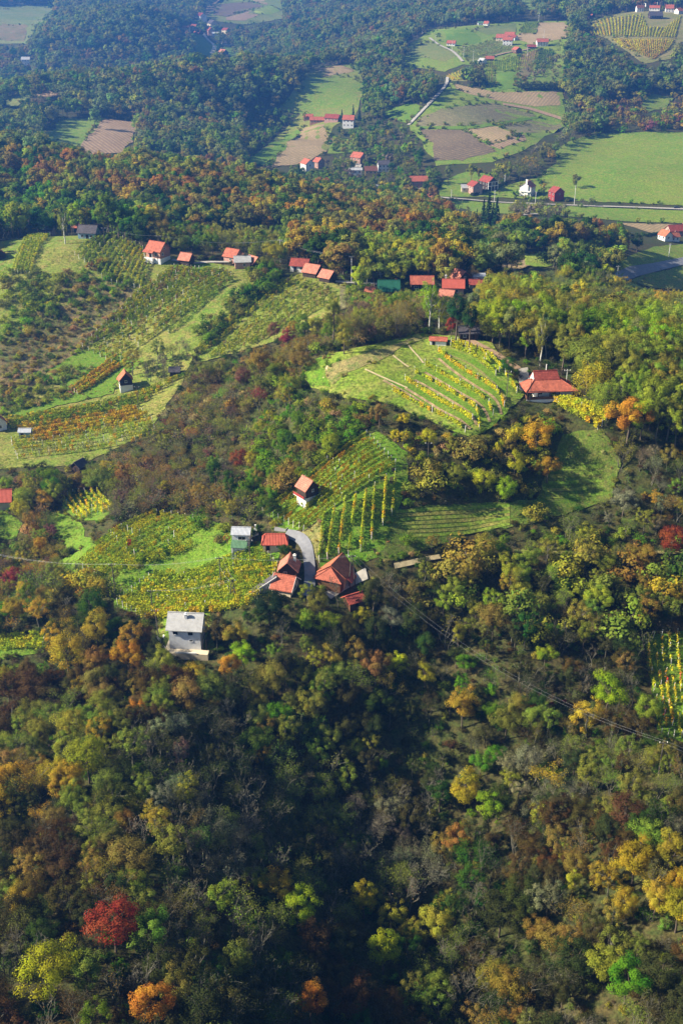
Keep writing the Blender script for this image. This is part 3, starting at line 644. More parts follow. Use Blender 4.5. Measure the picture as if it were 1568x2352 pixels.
mb = MB(); mb.box(-.7,.7,-.5,.5,-1.5,1.0); mb.build('hearth', M['grey'], go_); mb = MB(); mb.hexa([(-.5,-.4,1.0),(.5,-.4,1.0),(.5,.4,1.0),(-.5,.4,1.0)], [(-.2,-.2,1.8),(.2,-.2,1.8),(.2,.2,1.8),(-.2,.2,1.8)]); mb.box(-.2,.2,-.2,.2,1.8,2.6); mb.build('chimney', M['white'], go_)
house('shed', 556, 1256, 4.0, 3.4, 4.2, 0.9, -4, 'zinc', 'grey', 'tall narrow shed with a pale grey roof over a green lean-to', cat='shed', ov=0.3, wins=[('f',0.3,3.2,1.6,0.8)], doors=[('f',-0.8,0.8,0.9,1.8)])
o_ = [o for o in COL.objects if o.name.startswith('shed')][-1]
mb = MB(); mb.slab([(-2.1,-3.6,1.65),(1.6,-3.6,1.65),(1.6,-1.72,2.75),(-2.1,-1.72,2.75)], 0.1); mb.build('lean_to_roof', M['greygreen'], o_)
mb = MB(); mb.box(-2.0, -1.6, -3.4, -1.74, -2.5, 1.6); mb.box(-1.6, 1.4, -3.2, -1.74, -2.5, 1.5); mb.build('lean_to_wall', M['white'], o_)
o_ = house('house', 632, 1256, 5.4, 3.6, 1.8, 1.5, 0, 'brightred', 'cream', 'low cottage with a bright red hipped roof beside the top of the lane', hip=0.9, ov=0.4, doors=[('f',-1.6,0.9,0.8,1.7)], wins=[('f',0.8,1.1,0.8,0.7)])
house('shed', 812, 1386, 3.6, 3.0, 1.4, 1.0, 30, 'brightred', 'brown', 'red-roofed lean-to half hidden by trees below the pale lane', cat='shed', doors=[('f',0,0.9,0.9,1.7)])
# the little wine hut in the middle vineyard
wh_ = house('wine_hut', 707, 1150, 3.4, 3.7, 4.0, 1.8, -52, 'salmon', 'wood', 'tiny wine hut with dark boarded upper floor on a white base among the vines', cat='hut', base=(1.75,'white',0.06), wins=[('r',0.2,3.3,0.5,0.6)], doors=[('f',0.2,0.85,0.8,1.6)])
mb = MB(); mb.box(-2.1, 2.1, -2.75, -1.92, 1.75, 1.9); mb.build('balcony', M['trim'], wh_); mb = MB(); mb.box(-2.1, 2.1, -2.75, -2.68, 1.9, 2.6); mb.build('balcony_rail', M['redwood'], wh_)
ct = house('cottage', 290, 893, 3.6, 4.0, 3.9, 2.2, -74, 'orange', 'wood', 'white-based cottage with orange half-hipped roof standing alone on the mown lawn', cat='cottage', base=(1.9,'white',0.05), wins=[('r',0,3.2,0.7,0.7),('f',0.4,3.1,0.7,0.7)], doors=[('f',-0.7,0.9,0.8,1.7)])
mb = MB(); mb.slab([(-3.6,-2.6,2.7),(-1.6,-2.6,2.7),(-1.6,-0.6,4.6),(-2.4,-0.4,4.6)], 0.12); mb.build('porch_roof', M['red'], ct)
house('shed', 402, 862, 3.0, 2.4, 1.9, 1.0, 0, 'darkroof', 'wood', 'small dark wooden shed in the shade right of the lone cottage', cat='shed', doors=[('f',0,0.9,0.8,1.6)])
house('shed', 60, 1003, 3.6, 2.4, 2.0, 0.7, 0, 'zinc', 'blue', 'pale blue-grey garden shed under the orange vine rows', cat='shed', ov=0.25, doors=[('f',-0.8,0.9,0.8,1.6)])
house('shed', 183, 1080, 3.2, 3.0, 1.9, 1.2, 60, 'darkroof', 'wood', 'dark gabled shed half buried in trees left of the purple thicket', cat='shed', doors=[('l',0,0.9,0.8,1.6)])
house('house', 4, 1160, 6.0, 5.0, 2.4, 2.2, 5, 'brightred', 'cream', 'house with a plain red roof cut by the left edge beside orchard trees', wins=[('r',0,1.4,0.8,0.9)])
house('cottage', -2, 985, 4.0, 4.0, 2.8, 2.0, -60, 'salmon', 'white', 'cottage peeping in at the left edge above the garden shed', cat='cottage', wins=[('r',0,1.4,0.8,0.9)])
house('hut', -2, 593, 5.0, 4.0, 2.2, 1.7, -60, 'red', 'wood', 'dark hut with a sliver of red roof at the left edge by the vines', cat='hut', doors=[('r',0,0.9,0.8,1.6)])
# --- the row along the ridge road
j_ = house('house', 364, 597, 6.6, 6.0, 4.4, 2.6, -30, 'red', 'brick', 'unplastered brick house with white balcony and broad red roof atop the vines', base=(1.5,'white',0.08), wins=[('f',1.4,3.0,0.9,1.3),('r',0.0,4.9,0.7,0.7),('r',-1.4,3.0,0.8,1.0)], doors=[('f',-1.2,2.6,1.0,2.0)])
mb = MB(); mb.box(-3.4, 0.6, -4.3, -3.09, -2.0, 1.6); mb.build('balcony', M['white'], j_); 
for x_ in (-3.3, 0.4):
    mb = MB(); mb.box(x_,x_+0.15,-4.2,-4.05,1.6,3.8); mb.build('balcony_post', M['trim'], j_)
mb = MB(); mb.slab([(-3.75,-4.7,3.85),(1.0,-4.7,3.85),(1.0,-3.4,4.45),(-3.75,-3.4,4.45)], 0.12); mb.build('balcony_roof', M['red'], j_)
house('cottage', 429, 606, 4.4, 4.4, 2.2, 2.0, -24, 'salmon', 'wood', 'dark wooden cottage with salmon roof right of the brick house', cat='cottage', doors=[('r',0,0.9,0.8,1.6)])
house('house', 536, 600, 5.4, 5.0, 2.6, 2.2, -32, 'red', 'pinkbrick', 'red-roofed house behind the grey-roofed porch on the ridge road', wins=[('f',0.5,1.4,0.8,0.9)], doors=[('r',0,1.0,0.8,1.8)])
house('house', 557, 614, 5.6, 4.4, 2.8, 1.6, 8, 'slate', 'pinkbrick', 'pink house with grey roof and arched front porch on the ridge road', wins=[('f',0.6,1.6,0.8,0.9),('l',0.6,1.4,0.9,1.5)], chim=(0.4,0.2,0.6))
house('cottage', 583, 612, 4.4, 4.6, 2.0, 2.0, -46, 'salmon', 'wood', 'square-looking salmon roof with dark gable right of the grey-roofed house', cat='cottage', doors=[('r',0,0.9,0.8,1.6)])
house('barn', 690, 621, 6.4, 5.0, 2.6, 1.9, -14, 'maroon', 'white', 'long dull red barn, highest of three in a line beside the ridge road', cat='barn', doors=[('f',-1.4,1.0,1.0,1.9)], wins=[('f',1.0,1.5,1.0,0.7)])
house('barn', 719, 634, 5.6, 5.8, 2.2, 2.2, -30, 'salmon', 'wood', 'middle barn of three in a line, broad salmon roof and dark gable', cat='barn', doors=[('r',0,1.0,1.0,1.9)])
house('barn', 753, 645, 4.6, 5.0, 2.0, 2.0, -36, 'salmon', 'wood', 'lowest barn of three in a line, next to the stepped driveway', cat='barn', doors=[('r',0,1.0,1.0,1.8)])
n_ = house('house', 892, 676, 7.2, 5.4, 2.3, 2.9, 0, 'green', 'white', 'white house under a big dark green roof', ov=0.5, wins=[('f',1.5,1.3,0.8,0.9),('f',-1.2,1.3,0.8,0.9)], chim=(2.6,0.4,0.3,'brown'), doors=[('l',0.3,1.0,0.8,1.8)])
house('hut', 850, 679, 3.2, 2.6, 1.9, 1.1, -14, 'orange', 'redwood', 'tiny orange-red hut beside the green-roofed house', cat='hut', ov=0.35, chim=(0.5,0.2,0.3,'orange'), doors=[('f',-0.6,0.9,0.7,1.5)])
house('house', 968, 663, 8.0, 5.6, 2.7, 2.1, 0, 'red', 'wood', 'wide red-roofed house with a dark porch right of the green roof', doors=[('f',0.5,1.0,1.0,1.9)], wins=[('f',-2.2,1.4,1.4,0.9),('f',2.8,1.4,0.9,0.9)])
house('house', 1040, 671, 7.4, 5.6, 2.6, 2.2, -4, 'brightred', 'pinkbrick', 'house with a glossy bright red sheet roof on the ridge', wins=[('f',1.2,1.3,0.9,0.9)], chim=(-2.8,0.6,1.2,'trim'))
house('house', 1056, 652, 6.0, 6.0, 2.8, 2.6, -62, 'salmon', 'wood', 'house with a dark gable end behind the bright red sheet roof', wins=[('r',0,3.2,0.7,0.8)])
house('shed', 1026, 688, 4.8, 4.6, 2.0, 1.5, -20, 'salmon', 'cream', 'low salmon-roofed shed half hidden by the birch tops', cat='shed', doors=[('f',0,0.9,0.8,1.6)])
house('shed', 1096, 664, 6.0, 4.4, 2.4, 1.2, -3, 'maroon', 'cream', 'dull red shed with a grey metal sheet behind it at the wood edge', cat='shed', doors=[('f',-1,1.0,0.9,1.8)])
o_ = house('shed', 1098, 652, 4.0, 3.4, 3.4, 0.6, 0, 'zinc', 'grey', 'pale metal-roofed shed behind the dull red shed', cat='shed', wins=[('f',0,2.4,0.8,0.7)])
o_ = house('shed', 1006, 789, 4.4, 3.0, 1.3, 0.5, -8, 'red', 'white', 'low flat red shed at the top of the terraced hill under the birches', cat='shed', doors=[('f',-1.2,0.5,0.7,1.2)], ov=0.3)
house('cabin', 1075, 777, 5.0, 3.4, 2.2, 1.3, 0, 'darkroof', 'wood', 'dark wooden cabin in deep shade under the pines on the hilltop', cat='cabin', wins=[('f',-1.2,1.3,0.8,0.8)], doors=[('f',1.2,1.0,0.8,1.8)])
# --- left, at the edge of the beech wood
house('house', 36, 402, 8.0, 6.0, 4.5, 2.0, 0, 'red', 'cream', 'red-roofed house deep in the trees high at the left edge', wins=[('f',-2,2.6,0.9,1.0),('f',2,2.6,0.9,1.0)])
house('shed', 70, 437, 6.0, 4.5, 2.3, 1.5, -20, 'rust', 'cream', 'brown-roofed shed below the house at the wood edge', cat='shed', doors=[('f',0,1.0,1.0,1.8)])
o_ = house('house', 112, 540, 5.0, 4.4, 3.2, 1.4, -6, 'darkroof', 'pinkbrick', 'small brick house in shade at the head of the steep vine rows', wins=[('f',-1.0,1.7,0.7,0.9),('f',1.0,1.7,0.7,0.9)], chim=(0.6,0.3,1.0))
house('house', 205, 546, 7.0, 5.6, 2.8, 2.2, -8, 'darkroof', 'blue', 'blue-walled house with a grey roof darkened for shade at the wood edge', wins=[('f',-1.8,1.4,1.0,1.0),('f',1.8,1.4,1.0,1.0)], doors=[('f',0.2,1.0,0.9,1.9)])  # blue-grey roof given darker tiles to stand for shade
house('shed', 180, 532, 4.0, 4.0, 2.6, 1.6, -10, 'red', 'wood', 'small red roof behind the blue-walled house', cat='shed', doors=[('f',0,1.0,0.9,1.8)])
# --- the valley hamlet in the middle distance
def far_house(name, u, v, l, w_, wh, rise, yaw, roof, wall, label, **k):
    z = wh-1.4; n = max(2, int(l/3.0)); ww = [('f', (i-(n-1)/2)*l/n, z, 1.0, 1.2) for i in range(n)] + [('r', 0.0, z, 1.0, 1.2), ('l', 0.0, z, 1.0, 1.2)]
    if wh > 4.5: ww += [('f', (i-(n-1)/2)*l/n, 1.6, 1.0, 1.2) for i in range(n)]
    return house(name, u, v, l, w_, wh, rise, yaw, roof, wall, label, wins=ww, chim=(l*0.2, 0.3, 0.6), **k)
far_house('barn', 708, 274, 9, 7, 3.0, 2.4, -4, 'red', 'brick', 'small red barn, leftmost of the farm on the field spur', cat='barn')
far_house('barn', 731, 281, 16, 7, 3.0, 2.4, -6, 'red', 'brick', 'long red-roofed barn above the tan field on the spur', cat='barn')
far_house('house', 764, 278, 14, 9, 3.6, 3.0, -22, 'maroon', 'pinkbrick', 'wide dull red farmhouse between the long barn and the white house')
far_house('house', 801, 289, 10.5, 9, 6.5, 3.4, -12, 'red', 'white', 'tall white house with red roof on the field spur')
far_house('house', 706, 391, 8.5, 8, 6.0, 3.0, -58, 'red', 'white', 'white two-storey house, left of the pair below the tan field')
far_house('house', 732, 384, 6.5, 7, 5.0, 2.8, -50, 'red', 'brick', 'narrow brick house right of the white two-storey one below the tan field')
far_house('house', 823, 373, 10, 9, 5.0, 3.4, -38, 'red', 'brick', 'brick house with a bright red roof beside the sloping drive')
far_house('house', 816, 400, 10, 7, 4.0, 1.2, 0, 'slate', 'white', 'low grey-roofed white building left of the yellow house')
far_house('house', 851, 402, 9.5, 8, 4.4, 2.6, 2, 'rust', 'yellow', 'yellow house with a brown roof in the shaded hamlet')
far_house('house', 880, 392, 9, 8, 5.8, 2.4, 4, 'darkroof', 'white', 'white house with dark roof and balcony above the wood')
far_house('house', 960, 430, 13, 8.5, 5.6, 3.0, 4, 'red', 'brick', 'large unplastered brick house with red roof at the lane end')
far_house('house', 990, 457, 9, 7, 2.6, 3.0, -40, 'red', 'cream', 'low red roof just above the beech wood by the road')
far_house('shed', 873, 434, 6, 5, 2.4, 1.2, 0, 'zinc', 'grey', 'small pale shed alone above the beech wood', cat='shed')
far_house('shed', 1071, 440, 8, 6, 3.6, 2.0, 0, 'slate', 'cream', 'grey-roofed outbuilding left of the pink brick house', cat='shed')
far_house('house', 1089, 444, 9, 8, 6.4, 2.8, -66, 'maroon', 'pinkbrick', 'square pink brick house beside the valley road')
fr_ = far_house('barn', 1120, 433, 11, 9, 6.0, 3.4, -58, 'maroon', 'wood', 'open-framed unfinished house with white posts behind the pink brick house', cat='house')
for y_ in (-4.6, -1.5, 1.5, 4.6):
    mb = MB(); mb.box(5.9,6.25,y_-.18,y_+.18,-2,6); mb.build('frame_post', M['white'], fr_)
mb = MB(); mb.box(5.86,6.29,-4.9,4.9,3.0,3.4); mb.box(5.86,6.29,-4.9,4.9,6.0,6.3); mb.build('frame_beam', M['white'], fr_)
tw = far_house('house', 1210, 448, 9.5, 9, 7.0, 3.2, 60, 'orange', 'white', 'tall white house with stepped chimney stack and orange roof by the road')
mb = MB(); mb.box(-5.6,-4.78,-2.6,0.6,-2,8.6); mb.box(-5.4,-4.8,-1.6,-0.2,8.6,12.4); mb.box(-5.5,-4.75,-1.8,0.0,12.4,12.7); mb.build('chimney_stack', M['white'], tw)
mb = MB(); mb.box(-6.3,-4.8,-4.3,4.3,3.6,3.8); mb.box(-6.3,-6.2,-4.3,4.3,3.8,4.6); mb.build('balcony', M['white'], tw)
far_house('house', 1276, 458, 7.5, 9, 6.2, 3.2, -62, 'maroon', 'redwood', 'dark red timbered house right of the tall white house', )
far_house('house', 1526, 551, 6.5, 6, 3.6, 2.6, -62, 'orange', 'white', 'small white house with orange roof at the right edge near the shaded road')
far_house('barn', 1556, 538, 15, 8, 3.4, 3.0, 12, 'maroon', 'brick', 'long dull red barn at the right edge behind the small white house', cat='barn')
far_house('house', 1545, 552, 6.0, 5, 3.0, 2.2, 20, 'orange', 'white', 'low orange-roofed house in front of the long red barn')
# --- the plateau farms
far_house('house', 1153, 93, 14, 10, 4.0, 3.6, -16, 'red', 'cream', 'wide red roof, leftmost of the tight farm group on the plateau')
far_house('house', 1170, 88, 12, 9, 4.0, 3.6, -20, 'red', 'white', 'red-roofed house at the back of the farm group on the plateau')
far_house('house', 1165, 103, 11, 9, 6.0, 3.2, -12, 'red', 'white', 'white-walled house in front of the farm group on the plateau')
far_house('shed', 1179, 92, 7, 7, 3.6, 2.6, -40, 'maroon', 'white', 'small outbuilding at the right of the farm group on the plateau', cat='shed')
far_house('house', 1244, 105, 13, 9, 5.0, 3.2, 0, 'red', 'white', 'white house with red roof alone beside the dark wood on the plateau')
far_house('shed', 1220, 111, 10, 6, 2.4, 2.2, -2, 'maroon', 'wood', 'long low brown roof above the ragged vines on the plateau', cat='shed')
far_house('house', 1186, 121, 8, 8, 4.0, 2.6, -60, 'red', 'brown', 'brown gabled house beside the plateau track')
far_house('cottage', 1124, 139, 9, 6, 2.6, 2.6, -4, 'red', 'wood', 'small red roof at the head of the thin vine rows', cat='cottage')
far_house('house', 1107, 147, 7, 7, 4.0, 2.4, -50, 'slate', 'white', 'white house with grey roof below the olive vine slope')
far_house('cottage', 1117, 58, 6, 6, 3, 2.4, -30, 'red', 'white', 'tiny red roof at the far wood edge above the plateau', cat='cottage')
far_house('shed', 1103, 57, 7, 6, 3, 1.6, 0, 'greygreen', 'white', 'faint greenish shed left of the tiny red roof', cat='shed')
far_house('cottage', 951, 81, 9, 8, 4, 2.8, -30, 'red', 'wood', 'lone red-roofed cottage at the left end of the plateau meadow', cat='cottage')
far_house('cottage', 1036, 104, 10, 7, 3, 2.8, -18, 'red', 'white', 'low cottage with red roof in the bright plateau meadow', cat='cottage')
far_house('cottage', 1355, 40, 9, 8, 4, 3.4, -40, 'red', 'wood', 'red-roofed cottage at the left corner of the striped vineyard', cat='cottage')
for a in [(1468,26,9,8,5,3,0,'rust','white','white house with brown roof at the top of the striped vineyard'),(1490,13,15,9,4,4,14,'red','white','large red roof at the centre of the hilltop village'),(1502,24,13,8,4,2.6,-14,'red','white','long low red roof below the large one in the hilltop village'),
          (1504,42,16,12,4,4.5,0,'darkroof','wood','big dark gabled house sunk in trees inside the striped vineyard'),(1536,27,10,8,5,4,-10,'red','white','house with steep red roof at the upper right of the vineyard'),(1558,31,9,8,4,3,30,'orange','white','small orange-roofed house at the far right of the hilltop village'),
          (1523,11,10,8,4,3,-10,'red','white','distant red roof behind the hilltop village'),(1508,9,7,7,5,3,-50,'red','white','narrow white house between red roofs in the hilltop village'),(1452,6,7,7,5,2.5,-50,'slate','yellow','pale yellow house at the upper left of the hilltop village')]:
    far_house('house', *a)
# --- the far village at the head of the valley
for a in [(463,46,16,12,8,4,-58,'maroon','white','big white house, uppermost of the village in the blue far valley'),(488,61,18,12,6,5,-60,'darkroof','cream','cream house with wide dark roof in the far valley village'),(439,65,18,9,4,3,0,'red','cream','long red roof at the left of the far valley village'),(426,69,13,9,4,3,-8,'salmon','cream','pale salmon roof, leftmost in the far valley village'),
          (456,80,12,10,4,4,-42,'red','rust' if 0 else 'wood','dark barn with red roof edge by the far white road'),(483,79,10,10,7,4,-66,'red','orange' if 0 else 'brick','orange brick house in the middle of the far valley village'),(496,83,11,9,5,2,0,'zinc','white','white flat-roofed house beside the orange brick one'),
          (519,75,11,9,5,3,-40,'maroon','cream','brown-roofed house at the right of the far valley village'),(519,103,13,9,4,3,10,'darkroof','white','low dark-roofed house beside the bend of the far white road'),(513,129,13,10,6,4,-52,'salmon','wood','barn with salmon roof standing alone at the near end of the far valley'),
          (61,148,11,8,7,3,0,'slate','white','white house alone at the foot of the blue wooded hill'),(1096,2,12,9,4,3,-10,'red','white','red roof cut by the top edge above the plateau woods'),(404,64,8,8,3,2.4,0,'red','cream','tiny red roof in the woods left of the far village')]:
    far_house('house', *a)
# ------------------------------------------------------------------ leaves as small four-sided faces
def leaf_quads(cen, nrm, size, rng, asp=0.75):
    n = len(cen); nrm = nrm/(np.linalg.norm(nrm, axis=1, keepdims=True)+1e-9)
    r = rng.normal(size=(n, 3)); a = np.cross(nrm, r); a /= np.linalg.norm(a, axis=1, keepdims=True)+1e-9; b = np.cross(nrm, a)
    s = size[:, None]*0.5; b = b*asp
    v = np.stack([cen-a*s, cen-b*s*0.8+a*s*0.15, cen+a*s, cen+b*s], 1).reshape(-1, 3)
    return v, np.arange(4*n).reshape(n, 4)
# ------------------------------------------------------------------ vine rows
m_vine = leaf_mat('vine_leaves', 'vcol', 'GEOMETRY', 0.3)
m_post = plain_mat('pale_concrete_post', (0.62,0.60,0.55), 0.1, 2.0); m_wpost = plain_mat('weathered_wood_post', (0.20,0.16,0.12), 0.2, 2.0)
def post_mesh(nm, m, h, r):
    b = MB(); b.box(-r, r, -r, r, -0.4, h); b.poly([(-r,-r,h+0.001),(r,-r,h+0.001),(0,0,h+0.06)]); b.poly([(r,r,h+0.001),(-r,r,h+0.001),(0,0,h+0.06)]); return b.mesh(nm, m)
POSTS = {'c': post_mesh('post', m_post, 2.0, 0.055), 'w': post_mesh('post', m_wpost, 1.8, 0.05)}
VC = dict(g=(0.18,0.26,0.016), y=(0.48,0.44,0.02), o=(0.56,0.35,0.02), d=(0.06,0.11,0.012), b=(0.30,0.22,0.06), l=(0.32,0.37,0.02), r=(0.46,0.08,0.03), p=(0.36,0.36,0.12))
ORD = ['first','second','third','fourth','fifth','sixth','seventh','eighth','ninth','tenth','eleventh','twelfth','thirteenth','fourteenth','fifteenth','sixteenth','seventeenth','eighteenth','nineteenth','twentieth']
TENS = {20:'twenty',30:'thirty'}
def ordinal(i):
    i += 1
    return ORD[i-1] if i <= 20 else (TENS[i//10*10]+'-'+ORD[i % 10-1] if i % 10 else {30:'thirtieth'}[i])
def along(line, f):
    d = [math.hypot(b[0]-a[0], b[1]-a[1]) for a, b in zip(line, line[1:])]; s = f*sum(d)
    for a, b, k in zip(line, line[1:], d):
        if s <= k+1e-6: return (a[0]+(b[0]-a[0])*s/k, a[1]+(b[1]-a[1])*s/k)
        s -= k
    return line[-1]
def vine_row(p, mixc, h, wd, dens, leaf, gap, rng, label, group, post, step):
    """one trained row: leaves plant by plant along the line p (n,2), with its posts as parts"""
    seg = np.hypot(*np.diff(p, axis=0).T); cum = np.r_[0, np.cumsum(seg)]; L = cum[-1]
    if L < 1.5: return None
    npl = max(2, int(L/1.1)); live = rng.random(npl) > gap
    names = [k for k, _ in mixc]; pr = np.array([q for _, q in mixc], float); pr /= pr.sum()
    base = rng.choice(len(names), p=pr); pick = np.where(rng.random(npl) < 0.45, base, rng.choice(len(names), npl, p=pr))
    vig = np.clip(rng.normal(1, 0.3, npl), 0.35, 1.6)*live
    n = int(L*dens*1.7); s = rng.random(n)*L; k = np.minimum((s/L*npl).astype(int), npl-1)
    keep = rng.random(n) < vig[k]; s, k = s[keep], k[keep]; n = len(s)
    x = np.interp(s, cum, p[:, 0]); y = np.interp(s, cum, p[:, 1]); d = np.gradient(p, axis=0); d /= np.hypot(*d.T)[:, None]+1e-9
    dx = np.interp(s, cum, d[:, 0]); dy = np.interp(s, cum, d[:, 1])
    q = rng.normal(0, wd*0.42, n); x2 = x-dy*q; y2 = y+dx*q
    hh = h*np.clip(0.75+0.35*vig[k], 0.6, 1.25); z = H(x, y) + 0.3 + (hh-0.3)*rng.random(n)**0.8
    c = np.array([VC[a] for a in names])[pick[k]]*rng.uniform(0.85, 1.15, (n, 1))
    nr = rng.normal(size=(n, 3))*0.5 + np.c_[-dy*np.sign(q), dx*np.sign(q), np.full(n, 0.55)]
    root = empty('vine_row', (p[len(p)//2, 0], p[len(p)//2, 1], float(H(*p[len(p)//2])))); tag(root, label, 'vines', group)
    cen = np.c_[x2, y2, z] - np.array(root.location)
    v, f = leaf_quads(cen, nr, leaf*rng.uniform(0.7, 1.3, n), rng)
    link('leaves', np_mesh('vine_leaves', v, f, m_vine, {'vcol': c, 'leaf': rng.random(n), 'clump': rng.random(npl)[k]}), root)
    if post:
        m = max(2, int(L/step)+1)
        for i in range(m):
            a = L*min(1, max(0, (i+(rng.uniform(-.35,.35) if 0 < i < m-1 else 0))/(m-1))); px, py = np.interp(a, cum, p[:, 0]), np.interp(a, cum, p[:, 1])
            o = link('post', POSTS[post], root); o.location = Vector((px, py, float(H(px, py)))) - root.location
            o.rotation_euler = (rng.normal(0, 0.04), rng.normal(0, 0.04), rng.random()*3)
    return root
def vineyard(desc, side, n, start, end, mixc, h=1.7, wd=0.55, dens=26, leaf=0.36, gap=0.08, post='c', step=6.0, seed=0, mix2=None):
    rng = np.random.default_rng(seed+100)
    for i in range(n):
        f = i/(n-1) if n > 1 else 0.5
        a, b = along(start, f), along(end, f); g = ground([a[0], b[0]], [a[1], b[1]])[:, :2]; k = 14
        p = g[0] + (g[1]-g[0])*np.linspace(0.0, 1.0, k)[:, None]; p = p + (rng.normal(0, 0.08, (k, 2)))
        m = mixc if mix2 is None or f < 0.5 else mix2
        vine_row(p, m, h, wd, dens, leaf, gap, rng, f'{ordinal(i)} vine row from {side} in the {desc}', 'vine rows of the '+desc, post, step)
def vine_curve(line, label, mixc, seed, **k):
    g = ground([q[0] for q in line], [q[1] for q in line])[:, :2]; t = np.linspace(0, len(line)-1, 40)
    p = np.c_[np.interp(t, range(len(line)), g[:, 0]), np.interp(t, range(len(line)), g[:, 1])]
    for _ in range(3): p[1:-1] = (p[:-2]+2*p[1:-1]+p[2:])/4
    a = dict(h=1.35, wd=0.42, dens=44, leaf=0.34, gap=0.10, post='c', step=5.0); a.update(k)
    vine_row(p, mixc, a['h'], a['wd'], a['dens'], a['leaf'], a['gap'], np.random.default_rng(seed), label, 'curved vine rows on the terraced hill', a['post'], a['step'])
YO = [('y',7),('l',3),('o',.7)]
for i, ln in enumerate([
  [(1036,791),(1074,802),(1112,822),(1146,858)], [(1034,798),(1070,810),(1106,832),(1138,864)], [(1050,790),(1090,801),(1124,818),(1154,850)], [(1160,862),(1172,880),(1186,903)],
  [(1006,809),(1035,833),(1064,853),(1098,874),(1129,891),(1150,912),(1157,937)], [(975,840),(1006,857),(1035,874),(1064,891),(1098,908),(1119,925),(1131,956)],
  [(952,857),(983,873),(1012,890),(1064,922),(1091,939),(1100,960),(1100,992)], [(930,875),(958,892),(985,909),(1016,929),(1057,949),(1084,967)], [(901,898),(930,916),(961,933),(1002,953),(1043,972),(1067,994)]]):
    lab = ['upper fringe of yellow vines along the hilltop track','inner row of the thick yellow vine fringe by the cabin','outer row of the thick yellow vine fringe nearest the track','short yellow vine stub beside the farmhouse yard','longest curved yellow vine row, highest on the terraced grass','second curved yellow vine row down the terraced grass','third curved yellow vine row down the terraced grass','fourth curved yellow vine row down the terraced grass','lowest curved yellow vine row on the terraced grass'][i]
    vine_curve(ln, lab, YO, 40+i)
STEEP = [((745,1183),(733,1292)),((769,1174),(752,1286)),((793,1155),(778,1275)),((817,1147),(800,1282)),((840,1138),(828,1268)),((860,1124),(853,1239)),((886,1105),(879,1208)),((907,1093),(900,1186))]
rg_ = np.random.default_rng(5)
for i, (a, b) in enumerate(STEEP):
    g = ground([a[0], b[0]], [a[1], b[1]])[:, :2]; p = g[0]+(g[1]-g[0])*np.linspace(0, 1, 14)[:, None]
    vine_row(p, [('y',5),('o',2),('l',4)] if i > 1 else [('l',5),('y',2),('g',2)], 1.8, 0.4, 60, 0.32, 0.04, rg_, f'{ordinal(i)} vine row from the left on the steep grass above the hip-roofed house', 'vine rows on the steep grass above the lane', 'c', 7.0)
vineyard('dense vineyard round the tiny wine hut', 'top', 9, [(605,1180),(697,1222)], [(841,1004),(907,1070)], [('l',5),('y',4),('o',1)], h=1.45, dens=56, wd=0.24, leaf=0.3, gap=0.06, step=8, seed=1)
vineyard('narrow steep vineyard below the shaded brick house', 'left', 7, [(70,546),(115,544)], [(28,629),(69,634)], [('l',5),('g',3),('y',2)], dens=30, post='c', step=12, seed=2)
vineyard('close green vineyard left of the balcony house', 'left', 14, [(172,588),(192,602),(247,650),(322,666)], [(232,546),(262,542),(326,570),(345,602)], [('g',4),('l',6),('y',1)], dens=26, leaf=0.42, wd=0.38, step=11, seed=3, mix2=[('l',5),('y',3),('o',.6),('g',3)])
vineyard('ragged staked vineyard below the ridge houses', 'top', 16, [(300,690),(190,800),(258,836)], [(400,617),(520,625),(536,644)], [('l',5),('g',3),('b',2),('y',2),('o',.4)], dens=30, wd=0.4, gap=0.2, step=6, seed=4, leaf=0.4)
vineyard('dark green strip crossing the ragged vineyard', 'left', 3, [(366,752),(388,768)], [(512,626),(532,645)], [('g',6),('l',3)], dens=28, gap=0.02, step=14, seed=5)
vineyard('golden strip beside the mown lawn', 'left', 3, [(164,900),(178,908)], [(268,822),(286,836)], [('y',4),('o',7)], dens=60, wd=0.7, leaf=0.42, step=10, seed=6)
vineyard('olive strip under the lone cottage', 'top', 5, [(12,968),(22,992)], [(424,866),(322,934)], [('g',4),('l',4),('y',3),('o',2)], dens=40, wd=0.6, leaf=0.42, post='w', step=14, seed=7)
vineyard('orange strip under the olive one', 'top', 3, [(76,996),(80,1012)], [(314,944),(338,956)], [('o',7),('y',3)], dens=60, wd=0.8, leaf=0.45, step=10, seed=8)
vineyard('pale staked slope above the orchard trees', 'top', 6, [(26,1016),(40,1056)], [(345,962),(360,1000)], [('p',2),('y',4),('o',2),('l',3)], dens=26, wd=0.5, gap=0.15, step=5, seed=9)
vineyard('vineyard slope under the line of three barns', 'top', 11, [(480,772),(456,812),(470,830),(560,802),(650,762)], [(640,650),(690,640),(756,668),(786,690)], [('g',4),('l',5),('y',2),('b',1)], dens=26, wd=0.4, leaf=0.42, gap=0.10, post='w', step=9, seed=10)
vineyard('golden vineyard tongue above the lawn', 'top', 8, [(176,1306),(228,1326)], [(360,1184),(476,1203)], [('y',4),('o',2),('l',4),('r',0.4)], dens=34, wd=0.55, step=7, seed=11)
vineyard('thick golden vineyard behind the grey house', 'top', 16, [(352,1324),(268,1390),(335,1426)], [(604,1266),(640,1312),(585,1386)], [('g',5),('l',5),('y',2)], dens=44, wd=0.5, gap=0.05, post='c', step=9, seed=12, mix2=[('y',6),('o',1.5),('l',3)])
vineyard('short bushy strip on the bright lawn', 'top', 2, [(266,1312),(272,1320)], [(438,1247),(444,1255)], [('l',5),('y',4)], dens=40, wd=0.8, post=None, seed=13)
vineyard('small yellow vineyard in the hollow', 'left', 7, [(142,1144),(222,1129)], [(188,1195),(262,1173)], [('y',7),('o',2),('l',1)], dens=30, wd=0.4, gap=0.25, step=6, seed=14)
